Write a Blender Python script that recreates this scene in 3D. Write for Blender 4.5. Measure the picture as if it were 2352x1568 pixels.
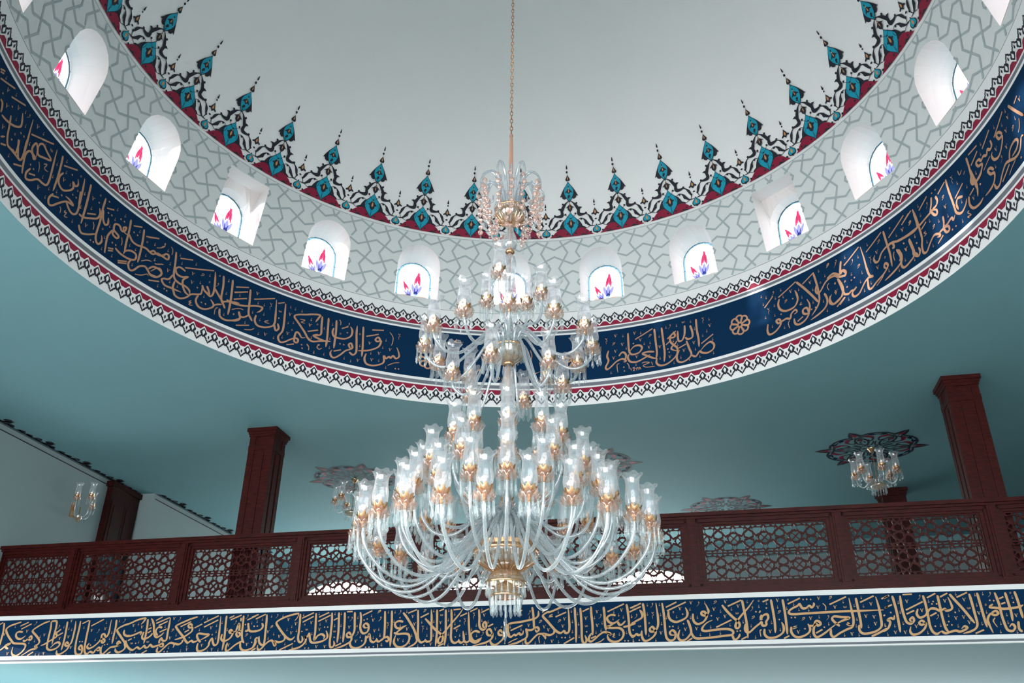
import bpy, bmesh, math, random
from mathutils import Vector, Matrix

random.seed(7)
scene = bpy.context.scene
for o in list(bpy.data.objects):
    bpy.data.objects.remove(o)
COL = scene.collection
PI = math.pi

# ------------------------------------------------------------------ camera
cam_d = bpy.data.cameras.new('camera')
cam = bpy.data.objects.new('camera', cam_d)
COL.objects.link(cam)
cam_d.sensor_width = 36.0
cam_d.lens = 36.0 * 2003.6 / 2352.0
cam_d.clip_start = 0.05
cam_d.clip_end = 300
_r = Vector((0.979226, 0.202564, 0.009145)); _u = Vector((0.085724, -0.454434, 0.886646)); _f = Vector((-0.183758, 0.867443, 0.462358))
M = Matrix.Identity(4)
for i in range(3):
    M[i][0] = _r[i]; M[i][1] = _u[i]; M[i][2] = -_f[i]
M[0][3], M[1][3], M[2][3] = 0.0, 0.0, 1.6
cam.matrix_world = M
scene.camera = cam

# ------------------------------------------------------------------ world, light, exposure
world = bpy.data.worlds.new('overcast_sky')
scene.world = world
world.use_nodes = True
bg = world.node_tree.nodes['Background']
bg.inputs['Color'].default_value = (1.0, 0.985, 0.975, 1)
bg.inputs['Strength'].default_value = 4.5
sun_d = bpy.data.lights.new('low_sun', 'SUN'); sun_d.energy = 5.0; sun_d.angle = math.radians(0.8); sun_d.color = (1.0, 0.95, 0.88)
sun = bpy.data.objects.new('low_sun', sun_d); COL.objects.link(sun); sun.location = (-25, 0, 8)
sun.rotation_euler = Vector((9.3, 2.6, -1.35)).to_track_quat('-Z', 'Y').to_euler()
scene.view_settings.view_transform = 'Standard'
scene.view_settings.look = 'None'
scene.view_settings.gamma = 1.0
scene.view_settings.use_curve_mapping = False
scene.view_settings.exposure = 0.66
scene.cycles.transparent_max_bounces = 64
scene.cycles.max_bounces = 10
scene.cycles.diffuse_bounces = 6
scene.cycles.glossy_bounces = 3

# ------------------------------------------------------------------ measures (metres)
HC = 6.729                      # flat ceiling
CX, CY = -1.470, 6.799          # axis of the dome and of the chandelier
RING = 5.0
NB = 21                         # window bays round the drum
BAY = 2 * PI / NB
_l = math.hypot(CX, CY)
FX, FY = -CX / _l, -CY / _l     # from the axis towards the camera
# angle 0 of the ring lies straight behind the chandelier, positive to the right
def ring_dir(th):
    bx, by = -FX, -FY
    rx, ry = by, -bx
    return bx * math.cos(th) + rx * math.sin(th), by * math.cos(th) + ry * math.sin(th)
def ring_pt(th, r, z):
    dx, dy = ring_dir(th)
    return Vector((CX + dx * r, CY + dy * r, z))
PROFILE = [(5.0, HC), (5.0, 7.92), (4.94, 8.285), (4.68, 9.45), (4.665, 9.49)]
def wall_r(z):
    for (r0, z0), (r1, z1) in zip(PROFILE, PROFILE[1:]):
        if z <= z1:
            t = (z - z0) / (z1 - z0)
            return r0 + (r1 - r0) * t
    return PROFILE[-1][0]
DZ = 8.10
DR = math.hypot(4.665, 9.49 - DZ)

# ------------------------------------------------------------------ materials
def pbsdf(name, color, rough=0.6, metal=0.0, spec=0.3, noise=0.0, nscale=8.0, bump=0.0, bscale=60.0):
    m = bpy.data.materials.new(name); m.use_nodes = True
    nt = m.node_tree; b = nt.nodes['Principled BSDF']
    b.inputs['Base Color'].default_value = (*color, 1)
    b.inputs['Roughness'].default_value = rough
    b.inputs['Metallic'].default_value = metal
    b.inputs['Specular IOR Level'].default_value = spec
    tc = nt.nodes.new('ShaderNodeTexCoord')
    if noise > 0:
        n = nt.nodes.new('ShaderNodeTexNoise'); n.inputs['Scale'].default_value = nscale; n.inputs['Detail'].default_value = 4
        nt.links.new(tc.outputs['Object'], n.inputs['Vector'])
        mx = nt.nodes.new('ShaderNodeMixRGB'); mx.blend_type = 'MULTIPLY'
        mx.inputs['Fac'].default_value = noise
        mx.inputs['Color1'].default_value = (*color, 1)
        nt.links.new(n.outputs['Fac'], mx.inputs['Color2'])
        nt.links.new(mx.outputs['Color'], b.inputs['Base Color'])
    if bump > 0:
        n2 = nt.nodes.new('ShaderNodeTexNoise'); n2.inputs['Scale'].default_value = bscale; n2.inputs['Detail'].default_value = 3
        nt.links.new(tc.outputs['Object'], n2.inputs['Vector'])
        bp = nt.nodes.new('ShaderNodeBump'); bp.inputs['Strength'].default_value = bump; bp.inputs['Distance'].default_value = 0.01
        nt.links.new(n2.outputs['Fac'], bp.inputs['Height'])
        nt.links.new(bp.outputs['Normal'], b.inputs['Normal'])
    return m

def wood_mat(name, c1, c2, rough=0.3):
    m = bpy.data.materials.new(name); m.use_nodes = True
    nt = m.node_tree; b = nt.nodes['Principled BSDF']
    b.inputs['Roughness'].default_value = rough
    b.inputs['Specular IOR Level'].default_value = 0.16
    tc = nt.nodes.new('ShaderNodeTexCoord'); mp = nt.nodes.new('ShaderNodeMapping')
    mp.inputs['Scale'].default_value = (3, 3, 14)
    n = nt.nodes.new('ShaderNodeTexNoise'); n.inputs['Scale'].default_value = 3.0; n.inputs['Detail'].default_value = 6
    rp = nt.nodes.new('ShaderNodeValToRGB')
    rp.color_ramp.elements[0].color = (*c1, 1); rp.color_ramp.elements[1].color = (*c2, 1)
    rp.color_ramp.elements[0].position = 0.3; rp.color_ramp.elements[1].position = 0.7
    nt.links.new(tc.outputs['Object'], mp.inputs['Vector']); nt.links.new(mp.outputs['Vector'], n.inputs['Vector'])
    nt.links.new(n.outputs['Fac'], rp.inputs['Fac']); nt.links.new(rp.outputs['Color'], b.inputs['Base Color'])
    return m

def glass_mat(name, tint, body, base_opacity, edge_opacity, rough=0.08, speck=0.0, spscale=120.0):
    """thin clear glass: see-through, mirror-like towards grazing angles, with a milky body share"""
    m = bpy.data.materials.new(name); m.use_nodes = True
    nt = m.node_tree; nt.nodes.clear()
    out = nt.nodes.new('ShaderNodeOutputMaterial')
    tr = nt.nodes.new('ShaderNodeBsdfTransparent'); tr.inputs['Color'].default_value = (*tint, 1)
    gl = nt.nodes.new('ShaderNodeBsdfGlossy'); gl.inputs['Roughness'].default_value = rough
    gl.inputs['Color'].default_value = (0.95, 0.97, 1, 1)
    df = nt.nodes.new('ShaderNodeBsdfDiffuse'); df.inputs['Color'].default_value = (*body, 1)
    tl = nt.nodes.new('ShaderNodeBsdfTranslucent'); tl.inputs['Color'].default_value = (*body, 1)
    mt = nt.nodes.new('ShaderNodeMixShader'); mt.inputs['Fac'].default_value = 0.5
    nt.links.new(df.outputs[0], mt.inputs[1]); nt.links.new(tl.outputs[0], mt.inputs[2])
    mg = nt.nodes.new('ShaderNodeMixShader'); mg.inputs['Fac'].default_value = 0.45
    nt.links.new(mt.outputs[0], mg.inputs[1]); nt.links.new(gl.outputs[0], mg.inputs[2])
    lw = nt.nodes.new('ShaderNodeLayerWeight'); lw.inputs['Blend'].default_value = 0.35
    mr = nt.nodes.new('ShaderNodeMapRange')
    mr.inputs['To Min'].default_value = base_opacity; mr.inputs['To Max'].default_value = edge_opacity
    nt.links.new(lw.outputs['Facing'], mr.inputs['Value'])
    fac = mr.outputs['Result']
    if speck > 0:
        tc = nt.nodes.new('ShaderNodeTexCoord')
        n = nt.nodes.new('ShaderNodeTexVoronoi'); n.feature = 'DISTANCE_TO_EDGE'; n.inputs['Scale'].default_value = spscale
        nt.links.new(tc.outputs['Object'], n.inputs['Vector'])
        r2 = nt.nodes.new('ShaderNodeMapRange'); r2.inputs['From Max'].default_value = 0.18
        r2.inputs['To Min'].default_value = speck; r2.inputs['To Max'].default_value = 0.0
        nt.links.new(n.outputs['Distance'], r2.inputs['Value'])
        ad = nt.nodes.new('ShaderNodeMath'); ad.operation = 'ADD'; ad.use_clamp = True
        nt.links.new(fac, ad.inputs[0]); nt.links.new(r2.outputs['Result'], ad.inputs[1]); fac = ad.outputs[0]
    mx = nt.nodes.new('ShaderNodeMixShader')
    nt.links.new(fac, mx.inputs['Fac']); nt.links.new(tr.outputs[0], mx.inputs[1]); nt.links.new(mg.outputs[0], mx.inputs[2])
    nt.links.new(mx.outputs[0], out.inputs['Surface'])
    return m

def clear_colour(name, col):
    m = bpy.data.materials.new(name); m.use_nodes = True
    nt = m.node_tree; nt.nodes.clear()
    out = nt.nodes.new('ShaderNodeOutputMaterial')
    tr = nt.nodes.new('ShaderNodeBsdfTransparent'); tr.inputs['Color'].default_value = (*col, 1)
    gl = nt.nodes.new('ShaderNodeBsdfGlossy'); gl.inputs['Roughness'].default_value = 0.1
    mx = nt.nodes.new('ShaderNodeMixShader'); mx.inputs['Fac'].default_value = 0.04
    nt.links.new(tr.outputs[0], mx.inputs[1]); nt.links.new(gl.outputs[0], mx.inputs[2])
    nt.links.new(mx.outputs[0], out.inputs['Surface'])
    return m

MT = {
    'teal': pbsdf('teal_paint', (0.160, 0.335, 0.375), 0.75, bump=0.08, noise=0.06, nscale=1.5),
    'white': pbsdf('white_paint', (0.72, 0.76, 0.77), 0.7),
    'sage': pbsdf('pale_sage_paint', (0.64, 0.695, 0.70), 0.75, bump=0.06),
    'dome': pbsdf('pale_dome_paint', (0.83, 0.86, 0.87), 0.75, bump=0.08, noise=0.05, nscale=1.2),
    'grey': pbsdf('grey_paint', (0.14, 0.16, 0.19), 0.6),
    'pattern': pbsdf('grey_green_paint', (0.36, 0.43, 0.45), 0.7),
    'blue': pbsdf('navy_paint', (0.001, 0.024, 0.072), 0.8, spec=0.1, noise=0.15, nscale=3),
    'burgundy': pbsdf('burgundy_paint', (0.23, 0.004, 0.034), 0.55),
    'dark': pbsdf('black_navy_paint', (0.012, 0.014, 0.025), 0.6),
    'turq': pbsdf('turquoise_paint', (0.0, 0.30, 0.43), 0.5),
    'ochre': pbsdf('ochre_paint', (0.52, 0.26, 0.11), 0.55),
    'gold': pbsdf('gold_letter_paint', (0.58, 0.36, 0.17), 0.6, noise=0.2, nscale=20),
    'copper': pbsdf('copper_letter_paint', (0.46, 0.26, 0.155), 0.6, noise=0.2, nscale=20),
    'plaster': pbsdf('white_reveal_plaster', (0.70, 0.665, 0.66), 0.8, bump=0.15),
    'wall': pbsdf('pale_wall_paint', (0.22, 0.29, 0.305), 0.8, bump=0.05),
    'wood': wood_mat('mahogany_varnish', (0.019, 0.0022, 0.0019), (0.052, 0.0062, 0.005), 0.42),
    'wood2': wood_mat('dark_mahogany', (0.014, 0.003, 0.003), (0.035, 0.007, 0.006), 0.3),
    'gallerybounce': pbsdf('gallery_bounce_top', (0.70, 0.68, 0.64), 0.95, noise=0.15, nscale=30),
    'carpet': pbsdf('pale_carpet', (0.52, 0.51, 0.48), 0.95, noise=0.2, nscale=30),
    'shade': glass_mat('crackled_glass', (0.97, 0.985, 1.0), (0.92, 0.94, 0.96), 0.15, 0.72, 0.10, 0.24, 150),
    'armglass': glass_mat('twisted_glass', (0.90, 0.95, 0.97), (0.62, 0.69, 0.72), 0.32, 0.85, 0.15, 0.25, 90),
    'crystal': glass_mat('cut_crystal', (0.95, 0.98, 0.98), (0.80, 0.87, 0.89), 0.10, 0.72, 0.04),
    'bead': glass_mat('blush_crystal', (1.0, 0.86, 0.80), (0.80, 0.58, 0.50), 0.30, 0.85, 0.05, 0.2, 60),
    'cupglass': glass_mat('gilded_petal_glass', (1.0, 0.88, 0.80), (0.66, 0.46, 0.37), 0.30, 0.90, 0.05),
    'giltglass': glass_mat('gilded_striped_glass', (0.90, 0.76, 0.52), (0.52, 0.34, 0.19), 0.62, 0.97, 0.08),
    'brass': pbsdf('polished_gold', (0.78, 0.46, 0.26), 0.2, 1.0),
    'rosegold': pbsdf('rose_gold', (0.72, 0.42, 0.30), 0.4, 0.6),
    'flame': pbsdf('candle_bulb_amber', (0.72, 0.50, 0.38), 0.3),
    'pane': clear_colour('window_pane_glass', (0.74, 0.74, 0.76)),
    'clearpane': clear_colour('clear_window_glass', (0.96, 0.98, 0.98)),
    'panecyan': clear_colour('stained_glass_cyan', (0.075, 0.16, 0.205)),
    'panered': clear_colour('stained_glass_red', (0.25, 0.02, 0.06)),
    'paneblue': clear_colour('stained_glass_blue', (0.10, 0.105, 0.31)),
    'panelight': clear_colour('stained_glass_pale_blue', (0.14, 0.20, 0.31)),
    'panetan': clear_colour('stained_glass_tan', (0.25, 0.175, 0.15)),
    'lead': pbsdf('lead_strip', (0.10, 0.20, 0.30), 0.5),
    'doorglass': pbsdf('dark_door_glass', (0.02, 0.04, 0.06), 0.08, spec=0.6),
}

# ------------------------------------------------------------------ builders
class MB:
    """collects faces with a material key each; build() links one mesh object"""
    def __init__(s):
        s.v = []; s.f = []; s.m = []; s.keys = []
    def key(s, k):
        if k not in s.keys: s.keys.append(k)
        return s.keys.index(k)
    def face(s, pts, k):
        i = len(s.v); s.v += [tuple(p) for p in pts]; s.f.append(tuple(range(i, i + len(pts)))); s.m.append(s.key(k))
    def grid(s, rows, k, closed=False):
        base = len(s.v); n = len(rows[0]); ki = s.key(k)
        for r in rows: s.v += [tuple(p) for p in r]
        for a in range(len(rows) - 1):
            for b in range(n if closed else n - 1):
                c = (b + 1) % n
                s.f.append((base + a * n + b, base + a * n + c, base + (a + 1) * n + c, base + (a + 1) * n + b)); s.m.append(ki)
    def box(s, x0, x1, y0, y1, z0, z1, k):
        b = len(s.v); ki = s.key(k)
        s.v += [(x, y, z) for z in (z0, z1) for y in (y0, y1) for x in (x0, x1)]
        for q in ((0, 2, 3, 1), (4, 5, 7, 6), (0, 1, 5, 4), (2, 6, 7, 3), (0, 4, 6, 2), (1, 3, 7, 5)):
            s.f.append(tuple(b + i for i in q)); s.m.append(ki)
    def lathe(s, prof, n, k, cx=0, cy=0, scal=None, caps=True):
        """prof: (r, z); scal(ang, i, r, z) -> (r, z) shapes petals and ruffles"""
        rows = []
        for i, (r, z) in enumerate(prof):
            row = []
            for j in range(n):
                a = 2 * PI * j / n
                rr, zz = scal(a, i, r, z) if scal else (r, z)
                row.append((cx + rr * math.cos(a), cy + rr * math.sin(a), zz))
            rows.append(row)
        s.grid(rows, k, True)
    def tube(s, path, rad, k, n=8, cap=True):
        pts = [Vector(p) for p in path]; rows = []
        rads = rad if isinstance(rad, (list, tuple)) else [rad] * len(pts)
        up = Vector((0, 1, 0))
        t0 = (pts[1] - pts[0]).normalized()
        if abs(t0.dot(up)) > 0.9: up = Vector((1, 0, 0))
        for i, p in enumerate(pts):
            t = (pts[min(i + 1, len(pts) - 1)] - pts[max(i - 1, 0)]).normalized()
            a = t.cross(up).normalized(); b = t.cross(a).normalized(); up = -b if b.dot(up) < 0 else b
            rows.append([p + (a * math.cos(2 * PI * j / n) + b * math.sin(2 * PI * j / n)) * rads[i] for j in range(n)])
        s.grid(rows, k, True)
        if cap:
            s.face(rows[0], k); s.face(list(reversed(rows[-1])), k)
    def mesh(s, name):
        me = bpy.data.meshes.new(name); me.from_pydata(s.v, [], s.f)
        for k in s.keys: me.materials.append(MT[k])
        me.polygons.foreach_set('material_index', s.m)
        me.update()
        return me
    def build(s, name, parent=None, smooth=False, weld=False, recalc=False):
        me = s.mesh(name)
        if weld or recalc:
            bm = bmesh.new(); bm.from_mesh(me)
            if weld: bmesh.ops.remove_doubles(bm, verts=bm.verts, dist=1e-5)
            if recalc: bmesh.ops.recalc_face_normals(bm, faces=bm.faces)
            bm.to_mesh(me); bm.free()
        if smooth:
            me.polygons.foreach_set('use_smooth', [True] * len(me.polygons)); me.update()
        return link(name, me, parent)

def link(name, me, parent=None, loc=None, rz=0.0):
    o = bpy.data.objects.new(name, me); COL.objects.link(o)
    if parent is not None: o.parent = parent
    if loc is not None: o.location = loc
    if rz: o.rotation_euler = (0, 0, rz)
    return o
def empty(name, loc):
    o = bpy.data.objects.new(name, None); COL.objects.link(o); o.location = loc; o.empty_display_size = 0.1
    return o
def tag(o, label=None, cat=None, group=None, kind=None):
    if label: o['label'] = label
    if cat: o['category'] = cat
    if group: o['group'] = group
    if kind: o['kind'] = kind
    return o
def structure(o, label):
    o['kind'] = 'structure'; o['label'] = label
    return o
def cat_rom(pts, sub=4, closed=False):
    """smooth curve through the points"""
    n = len(pts); out = []
    if n < 3 and not closed: 
        return [tuple(pts[0][i] + (pts[-1][i] - pts[0][i]) * t / sub for i in range(len(pts[0]))) for t in range(sub + 1)]
    rng = range(n) if closed else range(n - 1)
    for i in rng:
        p0 = pts[(i - 1) % n] if closed or i > 0 else pts[0]
        p1 = pts[i]; p2 = pts[(i + 1) % n]
        p3 = pts[(i + 2) % n] if closed or i + 2 < n else pts[-1]
        for k in range(sub):
            t = k / sub; t2 = t * t; t3 = t2 * t
            out.append(tuple(0.5 * (2 * b + (c - a) * t + (2 * a - 5 * b + 4 * c - d) * t2 + (3 * b - a - 3 * c + d) * t3)
                             for a, b, c, d in zip(p0, p1, p2, p3)))
    if not closed: out.append(tuple(pts[-1]))
    return out
def fill2d(loops):
    """triangles of a flat shape with holes (even-odd) as (verts2d, tris)"""
    from mathutils.geometry import delaunay_2d_cdt
    vs = []; es = []
    for lp in loops:
        b = len(vs); vs += [Vector(p) for p in lp]
        es += [(b + i, b + (i + 1) % len(lp)) for i in range(len(lp))]
    v, e, f, _, _, _ = delaunay_2d_cdt(vs, es, [], 0, 1e-6)
    def inside(x, y):
        c = False
        for lp in loops:
            n = len(lp)
            for i in range(n):
                (xa, ya), (xb, yb) = lp[i][:2], lp[i - 1][:2]
                if (ya > y) != (yb > y) and x < (xb - xa) * (y - ya) / (yb - ya) + xa: c = not c
        return c
    keep = []
    for t in f:
        if inside(sum(v[i].x for i in t) / 3, sum(v[i].y for i in t) / 3): keep.append(t)
    return v, keep

# ================================================================== THE SETTING
# ---- floor and flat ceiling with its round opening
X0, X1, Y0, Y1 = -10.5, 7.6, -7.0, 20.45
b = MB(); b.box(X0 - .3, X1 + .3, Y0, Y1 + .3, -0.15, 0.0, 'carpet')
structure(b.build('floor'), 'pale carpeted prayer hall floor')

b = MB()
N = NB * 12
rows = [[], [], [], []]
def to_rect(dx, dy):
    t = 1e9
    if dx > 1e-9: t = min(t, (X1 - CX) / dx)
    if dx < -1e-9: t = min(t, (X0 - CX) / dx)
    if dy > 1e-9: t = min(t, (Y1 - CY) / dy)
    if dy < -1e-9: t = min(t, (Y0 - CY) / dy)
    return t
angs = [2 * PI * i / N for i in range(N)]
for cx_, cy_ in ((X0, Y0), (X1, Y0), (X1, Y1), (X0, Y1)):      # put samples exactly into the corners
    best = min(range(N), key=lambda i: (ring_dir(angs[i])[0] - (cx_ - CX) / math.hypot(cx_ - CX, cy_ - CY)) ** 2 + (ring_dir(angs[i])[1] - (cy_ - CY) / math.hypot(cx_ - CX, cy_ - CY)) ** 2)
    rx, ry = -FY, FX
    bx, by = -FX, -FY
    d = Vector((cx_ - CX, cy_ - CY)).normalized()
    angs[best] = math.atan2(d.x * by - d.y * bx, d.x * bx + d.y * by)
for a in angs:
    dx, dy = ring_dir(a); t = to_rect(dx, dy)
    for k, r in enumerate((RING, RING + (t - RING) * .25, RING + (t - RING) * .6, t)):
        rows[k].append((CX + dx * r, CY + dy * r, HC))
b.grid(rows, 'teal', True)
ceiling = structure(b.build('ceiling'), 'flat teal ceiling around the round dome opening')

# ---- walls
b = MB(); b.box(X0 - .3, X0, 9.4, 14.55, 3.6, HC, 'wall')
for ya, yb in ((-7.0, -6.2), (-1.6, -.2), (3.6, 9.4)): b.box(X0 - .3, X0, ya, yb, 0, HC, 'wall')
for ya, yb in ((-6.2, -1.6), (-.2, 3.6)): b.box(X0 - .3, X0, ya, yb, 0, .9, 'wall'); b.box(X0 - .3, X0, ya, yb, 4.9, HC, 'wall')
for ya, yb, za, zb in ((14.55, 15.9, 3.6, HC), (19.3, Y1 + .3, 3.6, HC), (15.9, 19.3, 3.6, 4.0), (15.9, 19.3, 5.15, HC)): b.box(X0 - .3, X0 + .38, ya, yb, za, zb, 'wall')
wall_left = structure(b.build('wall_left'), 'pale side wall beside the gallery with a step behind the door')

b = MB(); b.box(X1, X1 + .3, Y0, Y1 + .3, 0, HC, 'wall')
structure(b.build('wall_right'), 'pale side wall on the right')

# back wall of the gallery with three wide arched windows
def arch_outline(cx, w, z0, ztop, n=10):
    r = w / 2; zs = ztop - r * 0.62
    pts = [(cx - r, z0), (cx - r, zs)]
    for i in range(1, 2 * n):
        a = PI - PI * i / (2 * n)
        pts.append((cx + r * math.cos(a), zs + r * 0.62 * math.sin(a)))
    return pts + [(cx + r, zs), (cx + r, z0)]
BW = [(-8.55, 2.3, 6.25), (-4.85, 2.3, 6.25), (-1.02, 2.3, 6.25), (-6.7, 1.2, 5.7), (-2.93, 1.2, 5.7), (.85, 1.0, 5.7)]  # the narrow ones are unseen, added to brighten the gallery ceiling
b = MB()
loops = [[(X0 + .38, 3.1), (X1, 3.1), (X1, HC), (X0 + .38, HC)]] + [arch_outline(cx, w, 4.1, tz) for cx, w, tz in BW]
v, f = fill2d(loops)
for t in f: b.face([(v[i].x, Y1, v[i].y) for i in t], 'wall')
for lp in loops[1:]:
    for p, q in zip(lp, lp[1:] + lp[:1]):
        b.face([(p[0], Y1, p[1]), (q[0], Y1, q[1]), (q[0], Y1 + .3, q[1]), (p[0], Y1 + .3, p[1])], 'plaster')
b.box(X0 + .38, X1, Y1 - .16, Y1, HC - .14, HC, 'teal'); b.box(X0 + .38, X1, Y1 - .08, Y1, HC - .26, HC - .14, 'teal')
wall_back = structure(b.build('wall_back'), 'gallery back wall with wide arched windows')
for n_, (cx, w, tz) in enumerate(BW):
    e = empty('window_%d' % (30 + n_), (cx, Y1 + .2, 4.1)); structure(e, ('leftmost wide arched gallery window behind the railing', 'second wide arched gallery window from the left', 'wide arched gallery window behind the right half of the chandelier', 'unseen narrow light opening added left of the second wide window', 'unseen narrow light opening added right of the second wide window', 'rightmost unseen narrow light opening added behind the railing')[n_])
    m = MB(); lp = arch_outline(0, w, 0, tz - 4.1); v, f = fill2d([lp])
    for t in f: m.face([(v[i].x, 0.02, v[i].y) for i in t], 'clearpane')
    m.build('pane', e)
    m = MB()
    for x in (-w / 2 + .03, -w / 6, w / 6, w / 2 - .03): m.box(x - .03, x + .03, -.03, .03, 0, 1.6, 'white')
    m.box(-w / 2, w / 2, -.03, .03, 1.38, 1.44, 'white'); m.box(-w / 2, w / 2, -.03, .03, 0, .06, 'white')
    m.build('window_frame', e)

e = empty('window_40', (X0, 17.6, 4.0)); structure(e, 'broad unseen light opening added in the left gallery wall')  # added opening, hidden behind the railing, lets light onto the gallery ceiling
m = MB(); m.box(-.01, 0, -1.7, 1.7, 0, 1.15, 'clearpane'); m.build('pane', e)
m = MB()
for y_ in (-1.67, -.57, .57, 1.67): m.box(-.04, .03, y_ - .03, y_ + .03, 0, 1.15, 'white')
m.build('window_frame', e)

# ---- gallery slab: inscription face, mouldings and soffit
YF = 11.6
b = MB()
b.box(X0 - 9, X1, YF, Y1, 3.26, 3.89, 'teal'); b.box(X0 - .2, X1, YF + .2, Y1, 3.89, 3.90, 'gallerybounce')  # pale top sheet added to bounce window light up to the ceiling
slab = structure(b.build('floor_gallery'), 'gallery floor slab with pale teal underside')
b = MB()
b.box(X0, X1, YF - .03, YF, 3.845, 3.905, 'white')
b.box(X0, X1, YF - .02, YF, 3.335, 3.845, 'blue')
b.box(X0, X1, YF - .03, YF, 3.285, 3.335, 'white')
b.box(X0, X1, YF - .02, YF + .01, 3.258, 3.285, 'grey')
b.box(X0, X1, YF - .03, YF + .02, 3.240, 3.258, 'white')
gallery_band = structure(b.build('trim_1'), 'navy inscription band along the gallery edge with white borders')
b = MB(); b.box(X0 - 9, X1, 20.2, 20.45, 0, 1.0, 'wall'); b.box(X0 - 2.1, X0 - 1.8, 7.0, 20.2, 0, 3.26, 'wall')  # side box is unseen, added to keep outside light off the soffit
structure(b.build('wall_under_gallery_light_block'), 'pale wall below the gallery with an added unseen side light blocker')

# ---- drum: painted ring bands
b = MB()
def band(z0, z1, k, sub=1):
    rr = []
    for i in range(sub + 1):
        z = z0 + (z1 - z0) * i / sub
        rr.append([ring_pt(2 * PI * j / N, wall_r(z), z) for j in range(N)])
    b.grid(rr, k, True)
BANDS = [(HC, 6.93, 'white'), (6.93, 7.005, 'burgundy'), (7.005, 7.030, 'white'), (7.030, 7.085, 'grey'), (7.085, 7.127, 'white'),
         (7.127, 7.92, 'blue'), (7.92, 7.948, 'white'), (7.948, 7.985, 'grey'), (7.985, 8.004, 'white'), (8.004, 8.075, 'burgundy'), (8.075, 8.284, 'white'),
         (8.284, 8.290, 'grey')]
for z0, z1, k in BANDS: band(z0, z1, k)
b.grid([[ring_pt(2 * PI * j / N, RING, HC) for j in range(N)], [ring_pt(2 * PI * j / N, RING + .15, HC + .001) for j in range(N)]], 'white', True)
# pattern zone with window openings, one bay at a time
SILL, TOPZ = 8.43, 9.45
HW = 0.338
def face_outline(rect):
    if rect:
        pts = [(-HW, SILL), (-HW, 8.7), (-HW, 9.0), (-HW, 9.2), (-HW, 9.33)] + [(-HW + 2 * HW * i / 8, 9.33) for i in range(1, 8)] + [(HW, 9.33), (HW, 9.2), (HW, 9.0), (HW, 8.7), (HW, SILL)]
    else:
        pts = [(-HW, SILL), (-HW, 8.6), (-HW, 8.78), (-HW, 8.935)]
        for i in range(1, 10):
            a = PI - PI * i / 10; pts.append((HW * math.cos(a), 8.935 + HW * math.sin(a)))
        pts += [(HW, 8.935), (HW, 8.78), (HW, 8.6), (HW, SILL)]
    return pts
def pane_outline(hw=0.282, top=9.215, sill=8.36):
    zs = top - hw; pts = [(-hw, sill), (-hw, sill + (zs - sill) / 3), (-hw, sill + (zs - sill) * .67), (-hw, zs)]
    for i in range(1, 10):
        a = PI - PI * i / 10; pts.append((hw * math.cos(a), zs + hw * math.sin(a)))
    return pts + [(hw, zs), (hw, sill + (zs - sill) * .67), (hw, sill + (zs - sill) / 3), (hw, sill)]
def bay_pt(k, x, z, r=None):
    rr = wall_r(z) if r is None else r
    return ring_pt(k * BAY + x / 4.85, rr, z)
def flat_pt(k, x, z, r):
    """point on the flat window plane of bay k"""
    dx, dy = ring_dir(k * BAY); tx, ty = ring_dir(k * BAY + PI / 2)
    return Vector((CX + dx * r + tx * x, CY + dy * r + ty * x, z))
HB = BAY / 2 * 4.85
RECT = (3, -3, 9, -9)
for k in range(-10, 11):
    fo = face_outline(k in RECT); n = len(fo)
    outer = []
    for i, (x, z) in enumerate(fo):
        t = i / (n - 1)
        if i < n * .28: outer.append((-HB, SILL + (TOPZ - SILL) * min(1, i / (n * .28 - .5))))
        elif i > n - 1 - n * .28: outer.append((HB, SILL + (TOPZ - SILL) * min(1, (n - 1 - i) / (n * .28 - .5))))
        else:
            i0 = math.ceil(n * .28); i1 = n - 1 - i0
            outer.append((-HB + 2 * HB * (i - i0 + .5) / (i1 - i0 + 1), TOPZ))
    # exact corners
    i0 = max(i for i in range(n) if i < n * .28); outer[i0] = (-HB, TOPZ)
    j0 = min(i for i in range(n) if i > n - 1 - n * .28); outer[j0] = (HB, TOPZ)
    rr = []
    for s_ in range(5):
        t = s_ / 4
        rr.append([bay_pt(k, a[0] + (c[0] - a[0]) * t, a[1] + (c[1] - a[1]) * t) for a, c in zip(fo, outer)])
    b.grid(rr, 'sage')
    b.grid([[bay_pt(k, -HB + 2 * HB * i / 12, z) for i in range(13)] for z in (8.290, SILL)], 'sage')
    # reveal
    po = pane_outline()
    ring1 = [bay_pt(k, x, z) for x, z in fo]
    if k in RECT:
        mid = [flat_pt(k, x * 1.0, z, 4.95) for x, z in fo]
        po2 = pane_outline(0.325, 9.26)
    else:
        mid = [flat_pt(k, x * .985, z - .012 * (z > 8.93), 4.96) for x, z in fo]
        po2 = pane_outline(0.318, 9.25)
    ro = [flat_pt(k, x, z, 5.06) for x, z in po2]; rp = [flat_pt(k, x, z, 5.20) for x, z in po]
    # match the pane outline to the face outline point count
    def resample(pl, m):
        L = [0]
        for p, q in zip(pl, pl[1:]): L.append(L[-1] + (q - p).length)
        out = []
        for i in range(m):
            d = L[-1] * i / (m - 1); j = 0
            while j < len(L) - 2 and L[j + 1] < d: j += 1
            out.append(pl[j].lerp(pl[j + 1], (d - L[j]) / max(1e-9, L[j + 1] - L[j])))
        return out
    if k in RECT: ro = resample(ro, n); rp = resample(rp, n)
    b.grid([ring1, mid, ro, rp], 'plaster')
    b.grid([[ring1[0], ring1[-1]], [rp[0], rp[-1]]], 'plaster')
band(9.45, 9.462, 'pattern'); band(9.462, 9.49, 'white')
wall_drum = structure(b.build('wall_drum', recalc=False), 'round drum wall with painted bands and deep window recesses')

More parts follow.
